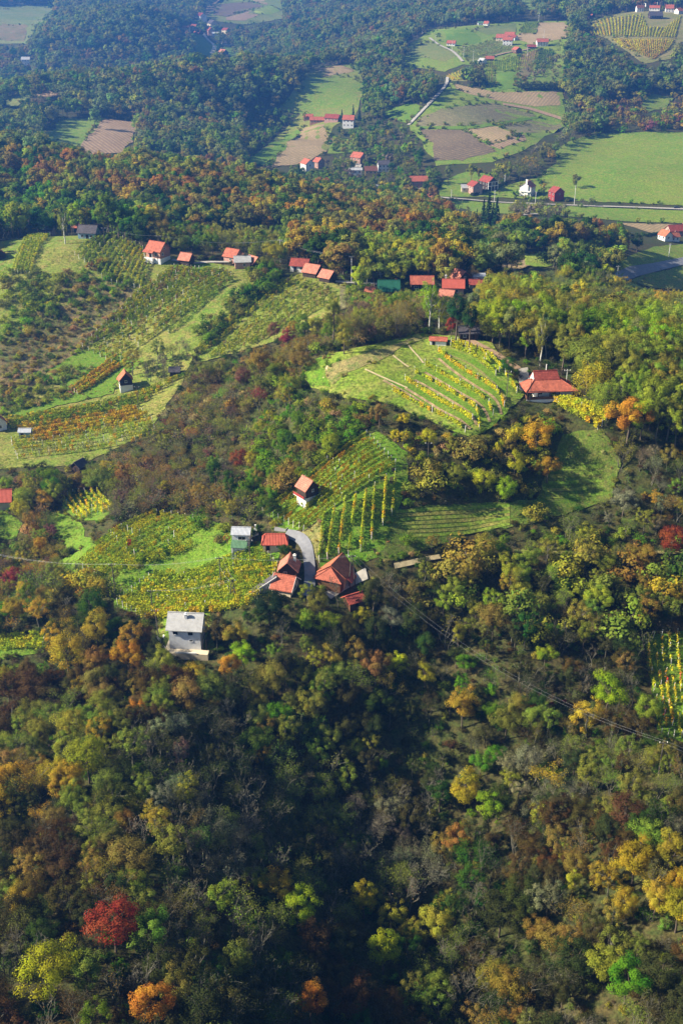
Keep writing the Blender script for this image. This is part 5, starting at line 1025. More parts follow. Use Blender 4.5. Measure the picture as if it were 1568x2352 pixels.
# planted one by one: crown centre in the picture, kind, height, colour, own label
HERO = [
 (266,2125,'round',9.5,'red','bright red cherry tree standing out in the dark lower left wood'),(120,2230,'round',10,'lime','yellow-green leafy tree below and left of the red cherry tree'),(360,2300,'round',9,'orange','orange oak cut by the bottom edge left of centre'),(715,2290,'tall',11,'orange','orange-brown tree cut by the bottom edge at centre'),
 (1118,1850,'tall',13,'vivid','bright green slender tree alone in the dark lower right wood'),(1430,2250,'round',10,'bright','bright green round tree low at the right'),(640,2030,'round',8,'ochre','ochre round tree at the bottom centre above a yellow-green one'),(690,2085,'round',9,'lime','yellow-green tree just under the ochre round tree at bottom centre'),(835,2060,'tall',10,'yel','tall yellow-green tree right of the bottom centre pair'),(880,2180,'tall',11,'lime','yellow-green tree between the bottom orange tree and the dark corner'),
 (1065,1810,'round',10,'ochre','ochre-brown round tree touching the slender bright green one'),(1450,1975,'round',10,'gold','large golden tree in the lower right wood'),(1530,1950,'tall',11,'gold','golden tree at the right edge of the lower wood'),(1390,2010,'open',10,'gold','golden thin-leaved tree left of the large golden one'),(1500,2060,'round',9,'ochre','ochre tree under the large golden ones at the right'),(1550,2080,'round',10,'gold','golden tree leaning over the right edge low down'),
 (1390,1590,'round',11,'lime','broad yellow-green tree right of the orange net fence'),(1345,1640,'open',10,'ochre','ochre tree close right of the orange net fence'),(1250,1500,'round',7,'lime','yellow-green round tree above the orange net fence'),(910,1520,'round',6.5,'yel','yellow tree, left of two in the mouth of the dark ravine'),(975,1550,'round',6.5,'gold','golden tree, right of two in the mouth of the dark ravine'),
 (1060,1620,'round',10,'ochre','ochre-brown tree at the right flank of the dark ravine'),(205,1740,'round',10,'lime','yellow-green broad tree on the left slope among ochre ones'),(300,1500,'round',11,'orange','large orange-brown oak left of the grey house'),(160,1490,'round',12,'ochre','large ochre oak at the left, below the bright vine strip'),(225,1440,'round',10,'ochre','ochre oak behind the large orange-brown oak'),(90,1400,'open',9,'ochre','thin ochre tree on the far left above the vine strip'),
 (430,1590,'round',10,'brown','brown oak below the grey house'),(540,1450,'round',9,'olive','olive tree touching the right wall of the grey house'),(560,1500,'round',8,'lime','yellow-green tree below right of the grey house'),(618,1390,'round',8.5,'pine','broad dark green pine below the square red roof'),(748,1425,'round',6.5,'lime','yellow-green tree beneath the pale concrete lane'),(832,1412,'round',6.5,'lime','yellow-green tree right of the pale lane above the ravine'),(700,1425,'round',6.5,'olive','olive tree at the foot of the curving lane'),(598,1408,'round',6.5,'dgreen','dark green tree left of and below the broad pine'),(655,1262,'round',4.5,'dgreen','dark rounded tree leaning over the low bright red cottage'),
 (1440,1800,'open',9,'moss','thin dull green tree in the lower right wood'),(1250,2065,'open',9,'grey','thin grey tree low right of centre'),(1010,2000,'bare',10,'grey','bare pale-branched tree in the dark wood right of bottom centre'),(340,1900,'bare',12,'grey','tall bare tree with pale stems in the left wood'),(540,2010,'bare',10,'grey','bare grey tree at left of bottom centre'),(930,2060,'bare',9,'grey','bare spreading tree low right of centre'),
 (1230,1000,'round',9.5,'yel','broad yellow-green tree under the farmhouse vines'),(1180,1060,'round',9,'lime','yellow-green tree in the clump below the terraced hill'),(1110,1100,'round',7,'yel','yellow low tree at the left of the clump below the terraced hill'),(1255,1070,'round',8,'gold','golden-yellow tree at the right of the clump below the terraced hill'),(1160,1120,'round',7,'lime','yellow-green tree at the foot of the clump below the terraced hill'),(1045,1090,'round',6,'olive','olive bushy tree right of the middle vineyard'),(985,1000,'round',5.5,'yel','yellow bushy tree between terraced hill and middle vineyard'),(925,960,'round',5.5,'yel','yellow-green bushy tree on the bank under the terraced rows'),(870,950,'round',7,'brown','brown-tinged tree above the top of the middle vineyard'),
 (1357,855,'willow',11.5,'yel','tall yellow weeping willow behind the farmhouse'),(1385,900,'willow',10,'olive','olive weeping tree beside the yellow willow'),(1290,790,'tall',14,'moss','dark tall tree behind the farmhouse roof'),(1240,770,'birch',14,'olive','thin birch behind the farmhouse yard'),(1320,770,'tall',13,'olive','olive tall tree right of the farmhouse flue'),(1163,835,'round',5.5,'dgreen','dark round tree at the corner of the farmhouse yard'),
 (985,690,'birch',15,'lime','yellow-green birch, taller of two at the hilltop shed'),(1008,700,'birch',13,'lime','yellow-green birch with bare white stem at the hilltop shed'),(1045,715,'pine',14,'pine','dark pine with red creeper by the hilltop cabin'),(1075,740,'pine',13,'pine','dark pine, right of two by the hilltop cabin'),(1035,745,'round',6,'red','small tree wrapped in red creeper by the hilltop cabin'),
 (1535,1240,'round',9,'red','bright red tree at the right edge above the sandy track'),(1550,1165,'thin',10,'rust','rust-brown thin tree at the right edge above the red one'),(550,1055,'round',7,'red','red tree among dark green ones in the central thicket'),(495,1080,'tall',12,'dgreen','dark green tree left of the red one in the central thicket'),(530,1110,'tall',11,'dgreen','dark green tree below the red one in the central thicket'),(380,1115,'tall',7,'gold','golden-green tree in the purple thicket'),(585,1110,'round',6,'bright','bright green bush-like tree below the central thicket'),
 (660,770,'tall',11,'crimson','crimson tree on the wood edge below the barns'),(630,755,'round',8,'purple','purplish tree left of the crimson one'),(670,750,'round',7,'orange','orange tree crowning the wood edge below the barns'),(600,830,'round',10,'rust','rust-tinged tree on the slope under the crimson tree'),(640,860,'round',9,'green','green tree at the dark edge of the terraced lawn'),(700,740,'tall',13,'green','slim green tree left of the terraced hill crest'),(765,720,'tall',16,'moss','tallest slim tree at the crest of the terraced hill'),(725,750,'tall',12,'olive','slim olive tree by the crest of the terraced hill'),(790,760,'tall',11,'olive','small slim tree right of the tallest slim one'),
 (305,820,'open',11,'ochre','open spreading ochre tree above the lone cottage'),(365,800,'open',9,'moss','thin dull tree right of the open ochre one'),(345,850,'bare',7,'grey','grey bare orchard tree right of the lone cottage'),(378,835,'thin',7,'grey','grey-brown orchard tree above the small dark shed'),(150,510,'birch',14,'moss','tall pale-stemmed birch beside the small brick house'),
 (1120,480,'farspruce',19,'pine','dark spruce, tallest of the clump by the valley road'),(1108,485,'farspruce',16,'pine','dark spruce at the left of the clump by the valley road'),(1138,482,'farspruce',19,'pine','dark spruce at the right of the clump by the valley road'),(1130,487,'farspruce',15,'pine','dark spruce in front of the clump by the valley road'),(1094,492,'farspruce',8,'pine','small dark spruce left of the clump by the valley road'),
 (1322,412,'mid',11,'moss','lone tree in the big green meadow'),(1358,458,'mid',8,'sage','round grey-green tree at the foot of the big meadow'),(1337,462,'midthin',6,'grey','small thin tree beside the round grey-green one'),(1028,395,'midtall',15,'sage','slim pale tree left of the pink brick house'),(1082,390,'midtall',16,'ochre','yellowing poplar, left of two behind the pink brick house'),(1098,395,'midtall',14,'olive','olive poplar, right of two behind the pink brick house'),
 (1145,607,'spruce',7,'pine','small dark conifer on the near side of the grassy hillock'),(1080,625,'thin',8,'brown','brown thin tree left of the grassy hillock'),(1400,590,'mid',15,'olive','tall olive tree where the shaded road meets the wood'),(1390,625,'mid',10,'yel','yellow tree at the end of the shaded road'),
 (320,1300,'round',3.6,'moss','small round tree on the bright lawn'),(700,262,'midtall',12,'lime','pale yellow-green tree behind the small red barn on the spur'),(785,262,'farspruce',12,'pine','dark fir, left of three behind the tall white spur house'),(811,255,'farspruce',13,'pine','dark fir, middle of three behind the tall white spur house'),(825,258,'farspruce',12,'pine','dark fir, right of three behind the tall white spur house'),
]
# woods: outline in picture points, kinds, colours (weighted), height range, how full; the last outline that holds a crown decides
def W(s): return [(a.split(':')[0], float(a.split(':')[1])) for a in s.split()]
REG = [  # foreground woods get their shade through heavier weights of dark tints
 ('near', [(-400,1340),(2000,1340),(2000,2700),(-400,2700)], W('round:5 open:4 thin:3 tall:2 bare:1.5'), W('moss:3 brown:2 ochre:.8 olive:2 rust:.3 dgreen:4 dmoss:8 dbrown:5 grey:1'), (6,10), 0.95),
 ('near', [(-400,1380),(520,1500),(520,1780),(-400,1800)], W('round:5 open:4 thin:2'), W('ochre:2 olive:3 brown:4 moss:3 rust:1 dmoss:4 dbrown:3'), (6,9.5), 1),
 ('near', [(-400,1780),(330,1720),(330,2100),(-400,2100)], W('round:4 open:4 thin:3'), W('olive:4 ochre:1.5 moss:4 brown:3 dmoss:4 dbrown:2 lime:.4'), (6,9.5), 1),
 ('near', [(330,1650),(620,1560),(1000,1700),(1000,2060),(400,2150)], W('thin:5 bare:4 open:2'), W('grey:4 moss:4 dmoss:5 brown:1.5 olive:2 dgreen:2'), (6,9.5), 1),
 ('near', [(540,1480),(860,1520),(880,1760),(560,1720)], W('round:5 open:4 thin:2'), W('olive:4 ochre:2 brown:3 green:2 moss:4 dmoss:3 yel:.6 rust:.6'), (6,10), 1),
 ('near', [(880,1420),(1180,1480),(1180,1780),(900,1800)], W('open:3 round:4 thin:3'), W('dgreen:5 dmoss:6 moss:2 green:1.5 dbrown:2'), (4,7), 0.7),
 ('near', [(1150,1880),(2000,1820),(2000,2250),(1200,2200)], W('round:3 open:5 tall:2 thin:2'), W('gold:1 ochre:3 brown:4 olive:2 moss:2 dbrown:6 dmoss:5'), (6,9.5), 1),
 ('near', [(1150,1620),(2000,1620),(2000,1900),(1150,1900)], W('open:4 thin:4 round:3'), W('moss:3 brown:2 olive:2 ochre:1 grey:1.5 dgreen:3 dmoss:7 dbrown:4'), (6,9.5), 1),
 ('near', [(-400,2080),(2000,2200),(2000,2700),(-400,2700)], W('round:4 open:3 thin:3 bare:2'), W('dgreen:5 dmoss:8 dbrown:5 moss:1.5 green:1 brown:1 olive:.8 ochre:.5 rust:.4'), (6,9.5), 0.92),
 ('near', [(1180,1190),(2000,1190),(2000,1480),(1000,1420),(900,1330),(1000,1240)], W('round:4 open:4 thin:3 bush:3'), W('olive:4 moss:4 green:2 brown:2.5 ochre:1 dgreen:2 dmoss:3 rust:.5'), (5,9), 0.9),
 ('near', [(1390,990),(2000,960),(2000,1200),(1300,1200),(1240,1160)], W('thin:5 open:4 round:1'), W('moss:4 brown:3 olive:4 rust:1.5 grey:2 ochre:2'), (5,9), 0.8),
 ('near', [(1190,640),(2000,640),(2000,1000),(1330,1000),(1320,900),(1200,840),(1060,760),(1060,650)], W('round:4 open:5 tall:3'), W('olive:6 moss:3.5 lime:2 ochre:1 green:1.5 sage:1.5'), (10,15), 1),
 ('near', [(1060,560),(2000,640),(2000,760),(1060,720)], W('open:5 round:3 mid:2 thin:2'), W('olive:6 ochre:2 lime:1 sage:2 moss:2'), (8,13), 1),
 ('near', [(700,690),(1000,690),(960,770),(700,830)], W('open:4 thin:5 tall:3'), W('olive:4 moss:4 green:2 brown:2 purple:1'), (7,12), 1),
 ('near', [(780,690),(980,700),(960,790),(800,800)], W('thin:7 open:3'), W('brown:3 olive:4 purple:2 moss:3'), (6,9), 1),
 ('near', [(460,760),(700,720),(740,850),(690,900),(560,1000),(480,1000),(420,900)], W('thin:5 open:4 round:3'), W('brown:3 olive:3 moss:3 rust:1.5 purple:2 crimson:.6 green:2'), (6,10), 1),
 ('near', [(330,880),(560,860),(620,1000),(560,1180),(260,1190),(220,1080)], W('thin:6 brush:4 open:2'), W('purple:2.5 brown:4 grey:2 olive:4 rust:1.5 moss:3 crimson:.5 green:1 yel:.5'), (4,8), 1),
 ('near', [(600,900),(830,900),(860,1000),(700,1110),(600,1160),(540,1100)], W('bush:4 round:4 open:2'), W('bright:4 green:5 lime:2 brown:1 dgreen:2'), (3,6.5), 1),
 ('near', [(690,880),(900,900),(860,960),(720,960)], W('brush:5 thin:3 bush:2'), W('brown:4 rust:2 olive:2 purple:2'), (2.5,4.5), 1),
 ('near', [(860,930),(1080,1005),(1230,930),(1290,960),(1290,1150),(930,1160),(930,1040)], W('bush:5 open:3 round:2 brush:2'), W('yel:4 olive:4 lime:3 brown:2 rust:.6'), (3.5,6.5), 0.9),
 ('near', [(-300,1060),(200,1050),(260,1120),(130,1150),(100,1180),(250,1300),(170,1320),(100,1400),(-300,1400)], W('open:4 thin:4 round:3 brush:3'), W('olive:3 purple:2.5 brown:4 moss:3 ochre:2 crimson:.7 green:1.5'), (4.5,8), 0.95),
 ('near', [(-300,1020),(260,1020),(260,1130),(140,1140),(-300,1120)], W('open:4 thin:3 round:3'), W('olive:4 moss:3 ochre:2 yel:1.5 green:2'), (5,8), 0.8),
 ('near', [(180,1190),(300,1170),(260,1250),(230,1260)], W('brush:6 bush:4'), W('brown:4 purple:3 olive:2 ochre:2'), (2,3.5), 1),
 ('mid', [(-400,300),(1060,300),(1060,640),(640,640),(300,575),(-400,560)], W('mid:8 midtall:1 midthin:.8'), W('dgreen:3 green:1.5 moss:5 brown:3.5 ochre:2 rust:2.2 olive:2'), (12,16), 1),
 ('mid', [(-400,400),(330,470),(330,560),(-400,560)], W('mid:4 midtall:4 midthin:1'), W('dgreen:5 green:4 olive:2 lime:.8 ochre:1'), (11,16), 1),
 ('near', [(330,520),(660,520),(700,640),(330,590)], W('open:3 round:3 thin:3 mid:2'), W('olive:4 green:3 moss:4 brown:2 lime:1'), (6,10), 1),
 ('mid', [(800,545),(1010,560),(1010,640),(820,640)], W('mid:6 open:2'), W('lime:4 olive:4 yel:1 green:2'), (9,13), 1),
 ('mid', [(960,440),(1340,470),(1520,540),(1520,620),(1000,620)], W('mid:8 midthin:1'), W('dgreen:4 brown:3 rust:3 ochre:1.5 olive:2 green:2 moss:2'), (12,17), 1),
 ('mid', [(1060,520),(1420,580),(1400,640),(1060,640)], W('mid:5 midthin:2'), W('dgreen:4 moss:4 sage:2 olive:3'), (9,13), 1),
 ('far', [(-900,-400),(2500,-400),(2500,300),(-900,300)], W('far:9 midtall:.5'), W('dgreen:3 sage:4 moss:5 brown:1.2 olive:2'), (13,20), 1),
 ('far', [(-900,60),(1040,100),(1040,360),(-900,360)], W('far:8 midtall:.7 midthin:.5'), W('dgreen:3 green:2 moss:5 olive:2.5 brown:1.8 sage:4'), (12,18), 1),
 ('far', [(560,230),(1010,280),(1010,440),(640,430),(560,380)], W('far:6 midtall:2 midthin:2'), W('olive:3 moss:4 green:4 bright:1 lime:1 grey:1.5 dgreen:2'), (7,12), 0.8),
 ('far', [(1060,280),(1330,260),(1330,400),(1100,440)], W('far:5 midthin:5 midtall:2'), W('moss:5 olive:4 grey:3 sage:2 ochre:1'), (10,15), 1),
 ('far', [(1270,60),(2500,60),(2500,300),(1270,300)], W('far:9 midtall:.6'), W('moss:5 olive:2 green:1.5 dgreen:3 sage:4 brown:.7'), (12,17), 1),
 ('far', [(1380,215),(1620,200),(1620,310),(1400,310)], W('far:4 midbush:5 midthin:2'), W('brown:4 olive:3 purple:1.5 green:2 ochre:2'), (6,11), 0.7),
]
# open scrub on the vineyard slope: outline, kinds, colours, heights, spacing
SCRUB = [
 ([(0,640),(40,620),(120,640),(170,650),(130,760),(60,780),(0,800)], W('bush:4 round:1 brush:1'), W('green:4 lime:3 moss:3 olive:2'), (2,4), 3.2),
 ([(0,780),(120,700),(260,690),(330,690),(200,800),(110,850),(0,960)], W('brush:4 bush:4'), W('tawny:5 brown:2 moss:3 olive:5 lime:2 ochre:3'), (1.0,2.4), 1.9),
 ([(0,900),(130,850),(225,840),(200,900),(110,930),(0,955)], W('bush:5 brush:3'), W('moss:3 green:2 lime:2 olive:5 tawny:4'), (1.3,2.8), 1.9),
 ([(130,640),(240,600),(300,660),(250,700),(180,720)], W('bush:5 brush:1'), W('green:4 lime:2 moss:3 brown:2'), (1.5,3.4), 2.4),
 ([(440,790),(470,740),(560,670),(640,630),(650,650),(570,710),(490,790),(450,830)], W('bush:5 open:1 round:1'), W('moss:5 olive:3 green:3 dgreen:2'), (2.5,5), 3),
 ([(560,640),(600,615),(645,640),(610,680),(560,690)], W('bush:3 round:3'), W('green:5 moss:3 lime:1'), (4,6.5), 3.6),
 ([(290,830),(430,800),(440,870),(380,880),(320,880)], W('thin:4 brush:3 open:2'), W('grey:4 moss:4 olive:2'), (4,7), 4.5),
 ([(640,650),(700,628),(800,664),(800,705),(700,720),(640,700)], W('bush:1'), W('green:3 olive:3 moss:2'), (0.8,1.5), 6),
 ([(800,660),(960,680),(1000,700),(950,740),(830,740),(800,700)], W('bush:5 open:2 thin:2'), W('green:4 olive:4 lime:2 moss:3 brown:1'), (2,4.2), 2.8),
 ([(130,1325),(260,1320),(270,1360),(262,1395),(140,1400)], W('open:3 bush:4 brush:2'), W('olive:4 ochre:3 moss:3 brown:2'), (3,6), 3.2),
 ([(268,1330),(350,1260),(430,1255),(340,1330),(280,1370)], W('bush:5'), W('lime:3 olive:3 green:3'), (1.2,2.4), 5),
 ([(450,1210),(545,1220),(545,1255),(450,1258)], W('bush:4 open:3 brush:2'), W('rust:2 brown:3 olive:3 ochre:2 green:2'), (2.5,4.5), 2.8),
 ([(690,1220),(735,1200),(735,1260),(712,1262)], W('brush:3 bush:1'), W('ochre:3 brown:3 olive:2'), (0.7,1.3), 2.2),
 ([(600,1255),(650,1255),(690,1262),(700,1300),(650,1290)], W('bush:5'), W('green:3 brown:3 olive:3'), (1.5,2.6), 2.6),
 ([(880,1240),(1000,1200),(1200,1170),(1240,1200),(1000,1270),(900,1290)], W('bush:3 open:2 thin:2'), W('olive:4 green:3 ochre:2 brown:2'), (1.5,5), 5),
 ([(1300,1000),(1400,1000),(1420,1060),(1400,1150),(1300,1130)], W('brush:4 thin:1'), W('grey:3 brown:3 moss:3'), (1.5,3.5), 6),
 ([(1510,1480),(1620,1470),(1620,1700),(1530,1690)], W('bush:1'), W('green:1'), (0.6,1.0), 7),
 ([(760,310),(860,300),(870,380),(770,400)], W('midbush:4 far:2 midthin:1'), W('moss:4 green:4 olive:3 dgreen:2'), (4,8), 11),
 ([(1105,415),(1290,415),(1290,462),(1140,462)], W('midbush:5 midtall:1'), W('green:4 olive:3 moss:3 ochre:1'), (2.5,6), 13),
 ([(1170,480),(1320,480),(1300,500),(1180,498)], W('midbush:3 midthin:3'), W('grey:3 olive:3 moss:3'), (4,8), 8),
 ([(1220,135),(1290,130),(1285,205),(1195,200)], W('midbush:5 midthin:2'), W('moss:4 grey:3 brown:2 olive:2'), (3,6), 9),
 ([(1074,150),(1114,145),(1114,202),(1076,195)], W('far:3 midbush:5'), W('dgreen:4 purple:2 moss:3 brown:2'), (5,9), 8),
]
SCRUB += [
 ([(1345,985),(1445,985),(1445,1150),(1330,1165),(1370,1080)], W('brush:4 bush:4'), W('olive:4 moss:3 tawny:3 brown:2 grey:2'), (0.6,2.0), 2.2),
 ([(900,1245),(1060,1205),(1240,1165),(1250,1215),(1060,1260),(900,1300)], W('brush:3 bush:5'), W('olive:4 green:3 moss:3 tawny:2'), (0.5,1.6), 2.4),
 ([(330,880),(560,860),(620,1000),(560,1180),(260,1190),(220,1080)], W('brush:6 thin:3 bush:1'), W('purple:2 brown:3 tawny:3 olive:4 moss:3 green:1 rust:.8'), (2,4.5), 2.5, 1),
 ([(460,760),(700,715),(740,850),(690,900),(560,1000),(480,1000),(420,900)], W('brush:5 thin:3 bush:2'), W('brown:3 tawny:3 olive:4 moss:3 rust:1'), (2,5), 2.7, 1),
 ([(640,870),(850,900),(860,1000),(700,1110),(600,1170),(540,1110)], W('bush:6 brush:1'), W('bright:4 green:5 lime:2 olive:2 tawny:1'), (1.6,3.6), 2.3, 1),
 ([(-50,1060),(200,1050),(260,1120),(130,1150),(100,1180),(250,1300),(170,1320),(100,1400),(-50,1400)], W('brush:5 bush:3 thin:1'), W('olive:4 brown:3 tawny:2 purple:2 moss:3'), (1.8,4.2), 2.7, 1),
 ([(700,690),(1000,695),(960,775),(740,815),(690,850)], W('brush:5 bush:2 thin:2'), W('olive:4 brown:3 moss:3 tawny:2 purple:1'), (2,4.5), 2.6, 1),
 ([(900,1300),(1568,1200),(1568,1460),(1200,1450),(1000,1420)], W('bush:5 brush:3'), W('olive:4 moss:4 brown:2 green:2 dmoss:3'), (1.5,3.5), 3.0, 1),
 ([(900,1000),(1090,1010),(1290,930),(1290,1140),(930,1160)], W('bush:5 brush:2'), W('olive:4 lime:2 yel:2 tawny:2 brown:1'), (1.5,3.2), 2.5, 1),
]
# --- choose positions
NCL = [np.array(c) for c in CLEAR]
KEEP = []
for g, r, h in HOUSES:     # picture outline of each building, kept clear by whatever stands in front
    u0, v0, f0 = proj(g.x-r*0.85, g.y-r*0.4, g.z+0.4*h*0.3); u1, v1, _ = proj(g.x+r*0.85, g.y, g.z+h)
    KEEP.append((float(u0), float(u1), float(v1), float(v0), g.y))
KEEP = np.array(KEEP)
def blocked(u, v, y, only_behind=True):
    b = np.zeros(np.shape(u), bool)
    for c in CLEAR: b |= inside(c, u, v)
    return b
def on_house(u, v, y):
    b = np.zeros(np.shape(u), bool)
    for u0, u1, v1, v0, gy in KEEP: b |= (u > u0) & (u < u1) & (v > v1) & (v < v0) & (y < gy+6)
    return b
def near_house(x, y, m):
    b = np.zeros(np.shape(x), bool)
    for g, r, h in HOUSES: b |= (np.hypot(x-g.x, y-g.y) < r+m)
    return b
def shades_house(x, y, hh):
    b = np.zeros(np.shape(x), bool)
    for g, r, h in HOUSES:
        if g.y < 460: d = g.x-x; b |= (d > 0) & (d < 1.25*hh+0.3*r) & (np.abs(y-g.y) < r*0.9)
    return b
def near_path(x, y, m):
    m = np.broadcast_to(m, np.shape(x))
    b = np.zeros(np.shape(x), bool)
    for p, wd in CLEAR_PATH:
        q = p[::2]
        lo, hi = q.min(0)-8, q.max(0)+8; k = np.where((x > lo[0]) & (x < hi[0]) & (y > lo[1]) & (y < hi[1]))[0]
        if len(k): b[k] |= (np.hypot(x[k, None]-q[None, :, 0], y[k, None]-q[None, :, 1]).min(1) < wd/2+m[k])
    return b
PLANTS = []   # (x, y, z, proto, scale xy, scale z, rot, tint, kind, colour key, height, label)
def add(x, y, kind, h, ck, rng, label=None, wide=1.0):
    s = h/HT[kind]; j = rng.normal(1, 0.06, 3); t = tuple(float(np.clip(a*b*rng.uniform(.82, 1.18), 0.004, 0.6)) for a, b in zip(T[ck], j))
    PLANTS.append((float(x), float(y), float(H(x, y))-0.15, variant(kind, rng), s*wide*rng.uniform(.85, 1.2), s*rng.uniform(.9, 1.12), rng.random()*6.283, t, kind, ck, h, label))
rh = np.random.default_rng(17)
for u, v, kind, h, ck, lab in HERO:
    # the point of land whose plant of this height shows its crown centre here
    v2 = v
    for _ in range(6):
        g = at(u, v2); pu, pv, f = proj(g.x, g.y, g.z+0.6*h); v2 += (v-float(pv))
    add(g.x, g.y, kind, h, ck, rh, lab, 1.3 if 'below the square' in lab else 1.0)
HX = np.array([p[0] for p in PLANTS]); HY = np.array([p[1] for p in PLANTS]); HR = np.array([RD[p[8]]*p[4] for p in PLANTS])
HZ = np.array([p[2]+0.62*p[10] for p in PLANTS]); HU, HV, HF = proj(HX, HY, HZ); HP = HR*FPX/HF*0.8; HW = np.array([0.36*p[10] for p in PLANTS])*FPX/HF*0.85
def over_hero(u, v, y):
    b = np.zeros(np.shape(u), bool)
    for a, c, r, q, yy in zip(HU, HV, HP, HW, HY): b |= (((u-a)/r)**2+((v-c)/q)**2 < 1) & (y < yy+0.5)
    return b
def shades_hero(x, y, hh):
    b = np.zeros(np.shape(x), bool)
    for q in PLANTS[:len(HX)]:
        if q[9] in ('vivid', 'red', 'bright', 'lime') and q[1] < 215: d = q[0]-x; b |= (d > 0) & (d < 1.0*hh+2) & (np.abs(y-q[1]) < 2.2)
    return b
def choose(wl, n, rng):
    k = [a for a, _ in wl]; p = np.array([b for _, b in wl]); return np.array(k)[rng.choice(len(k), n, p=p/p.sum())]
def scatter(y0, y1, sp, seed):
    rng = np.random.default_rng(seed); xw = 0.36*y1+60
    X, Y = np.meshgrid(np.arange(-xw-30, xw+20, sp), np.arange(y0, y1, sp*0.9)); X[1::2] += sp/2
    x = (X+rng.uniform(-.38, .38, X.shape)*sp).ravel(); y = (Y+rng.uniform(-.38, .38, X.shape)*sp).ravel()
    k = (x > -0.36*y-60) & (x < 0.36*y+40); x, y = x[k], y[k]; z = H(x, y); u, v, f = proj(x, y, z)
    reg = np.full(len(x), -1); uc, vc, _ = proj(x, y, z+6)
    for i, r in enumerate(REG): reg[inside(r[1], uc, vc)] = i
    hh = np.zeros(len(x)); kind = np.empty(len(x), object); col = np.empty(len(x), object); full = np.zeros(len(x))
    for i, r in enumerate(REG):
        m = np.where(reg == i)[0]
        if not len(m): continue
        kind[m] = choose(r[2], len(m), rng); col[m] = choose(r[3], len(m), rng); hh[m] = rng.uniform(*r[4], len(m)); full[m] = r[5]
    cu, cv = np.floor((x+5*np.sin(y/9))/16).astype(int), np.floor((y+5*np.sin(x/8))/16).astype(int); share = rng.random(len(x)) < 0.6      # neighbours of one kind share a colour
    for i, r in enumerate(REG):
        m = np.where((reg == i) & share)[0]
        if len(m):
            cw = np.cumsum([b for _, b in r[3]]); hs = (np.sin(cu[m]*127.1+cv[m]*311.7+i*17.3)*43758.5453) % 1.0
            col[m] = np.array([a for a, _ in r[3]], object)[np.minimum(np.searchsorted(cw/cw[-1], hs), len(cw)-1)]
    ok = (reg >= 0) & (rng.random(len(x)) < full); x, y, z, u, v, hh, kind, col = (a[ok] for a in (x, y, z, u, v, hh, kind, col))
    rad = np.array([RD[k]*h/HT[k] for k, h in zip(kind, hh)])
    bad = shades_house(x, y, hh) | shades_hero(x, y, hh) | blocked(u, v, y) | near_house(x, y, rad*0.55) | near_path(x, y, rad*0.5)
    for fz, fr in ((0.95, 0), (0.85, 0), (0.6, -0.75), (0.6, 0.75), (0.6, 0)):
        uu, vv, _ = proj(x+rad*fr, y, z+hh*fz); bad |= on_house(uu, vv, y) | over_hero(uu, vv, y)
        if fr == 0: bad |= blocked(uu, vv, y)
    d = np.hypot(x[:, None]-HX[None], y[:, None]-HY[None]); bad |= (d < (HR*0.75)[None]+0.2*rad[:, None]).any(1)
    # behind a ridge, with nothing of the crown showing
    hid = np.ones(len(x), bool)
    for q in np.linspace(0.55, 0.985, 26): hid &= True
    top = np.stack([x, y, z+hh+6]); vis = np.ones(len(x), bool)
    for q in np.linspace(0.3, 0.99, 60): vis &= (CAMZ+(top[2]-CAMZ)*q) > H(x*q, y*q)-4
    ok = ~bad & vis
    for i in np.where(ok)[0]: add(x[i], y[i], kind[i], hh[i], col[i], rng)
    return ok.sum()
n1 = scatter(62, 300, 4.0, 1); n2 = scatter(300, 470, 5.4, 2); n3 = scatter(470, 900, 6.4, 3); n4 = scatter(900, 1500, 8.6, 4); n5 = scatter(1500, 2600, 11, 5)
print('trees', n1, n2, n3, n4, n5)
for si, (poly, kinds, cols, hr, sp, *fl) in enumerate(SCRUB):
    rng = np.random.default_rng(200+si); g = ground([p[0] for p in poly], [p[1] for p in poly]); lo, hi = g[:, :2].min(0), g[:, :2].max(0)
    X, Y = np.meshgrid(np.arange(lo[0], hi[0], sp), np.arange(lo[1], hi[1], sp)); x = (X+rng.uniform(-.45, .45, X.shape)*sp).ravel(); y = (Y+rng.uniform(-.45, .45, X.shape)*sp).ravel()
    u, v, _ = proj(x, y, H(x, y)); k = inside(poly, u, v); x, y = x[k], y[k]; uu, vv, _ = proj(x, y, H(x, y)+0.8*hr[1]); k = ~(near_house(x, y, 1.0) | near_path(x, y, 0.8) | on_house(uu, vv, y))
    if fl: k &= ~blocked(*proj(x, y, H(x, y))[:2], y) & ~blocked(uu, vv, y)
    x, y = x[k], y[k]
    kk = choose(kinds, len(x), rng); cc = choose(cols, len(x), rng)
    for a, b, c, d in zip(x, y, kk, cc):
        if rng.random() < 0.9: add(a, b, c, rng.uniform(*hr), d, rng)
# bushes along the edges of the near fields
rng = np.random.default_rng(250)
for poly in CLEAR:
    if min(q[1] for q in poly) < 575: continue
    us = [q[0] for q in poly]; vs = [q[1] for q in poly]; g = ground(us, vs)[:, :2]; g = np.r_[g, g[:1]]; seg = np.hypot(*np.diff(g, axis=0).T); cum = np.r_[0, np.cumsum(seg)]
    n = int(cum[-1]/1.3); sx = np.sort(rng.random(n))*cum[-1]; x = np.interp(sx, cum, g[:, 0])+rng.normal(0, .7, n); y = np.interp(sx, cum, g[:, 1])+rng.normal(0, .7, n)
    k = ~(near_house(x, y, 1.0) | near_path(x, y, .8)) & (np.sin(sx/5)+rng.normal(0, .8, n) > -0.2); u, v, _ = proj(x, y, H(x, y)); k &= (u > -60) & (u < 1640)
    for a, b in zip(x[k], y[k]): add(a, b, 'bush' if rng.random() < .7 else 'brush', rng.uniform(.4, 1.3), choose(W('olive:4 green:3 moss:3 tawny:2 lime:1 brown:1'), 1, rng)[0], rng)
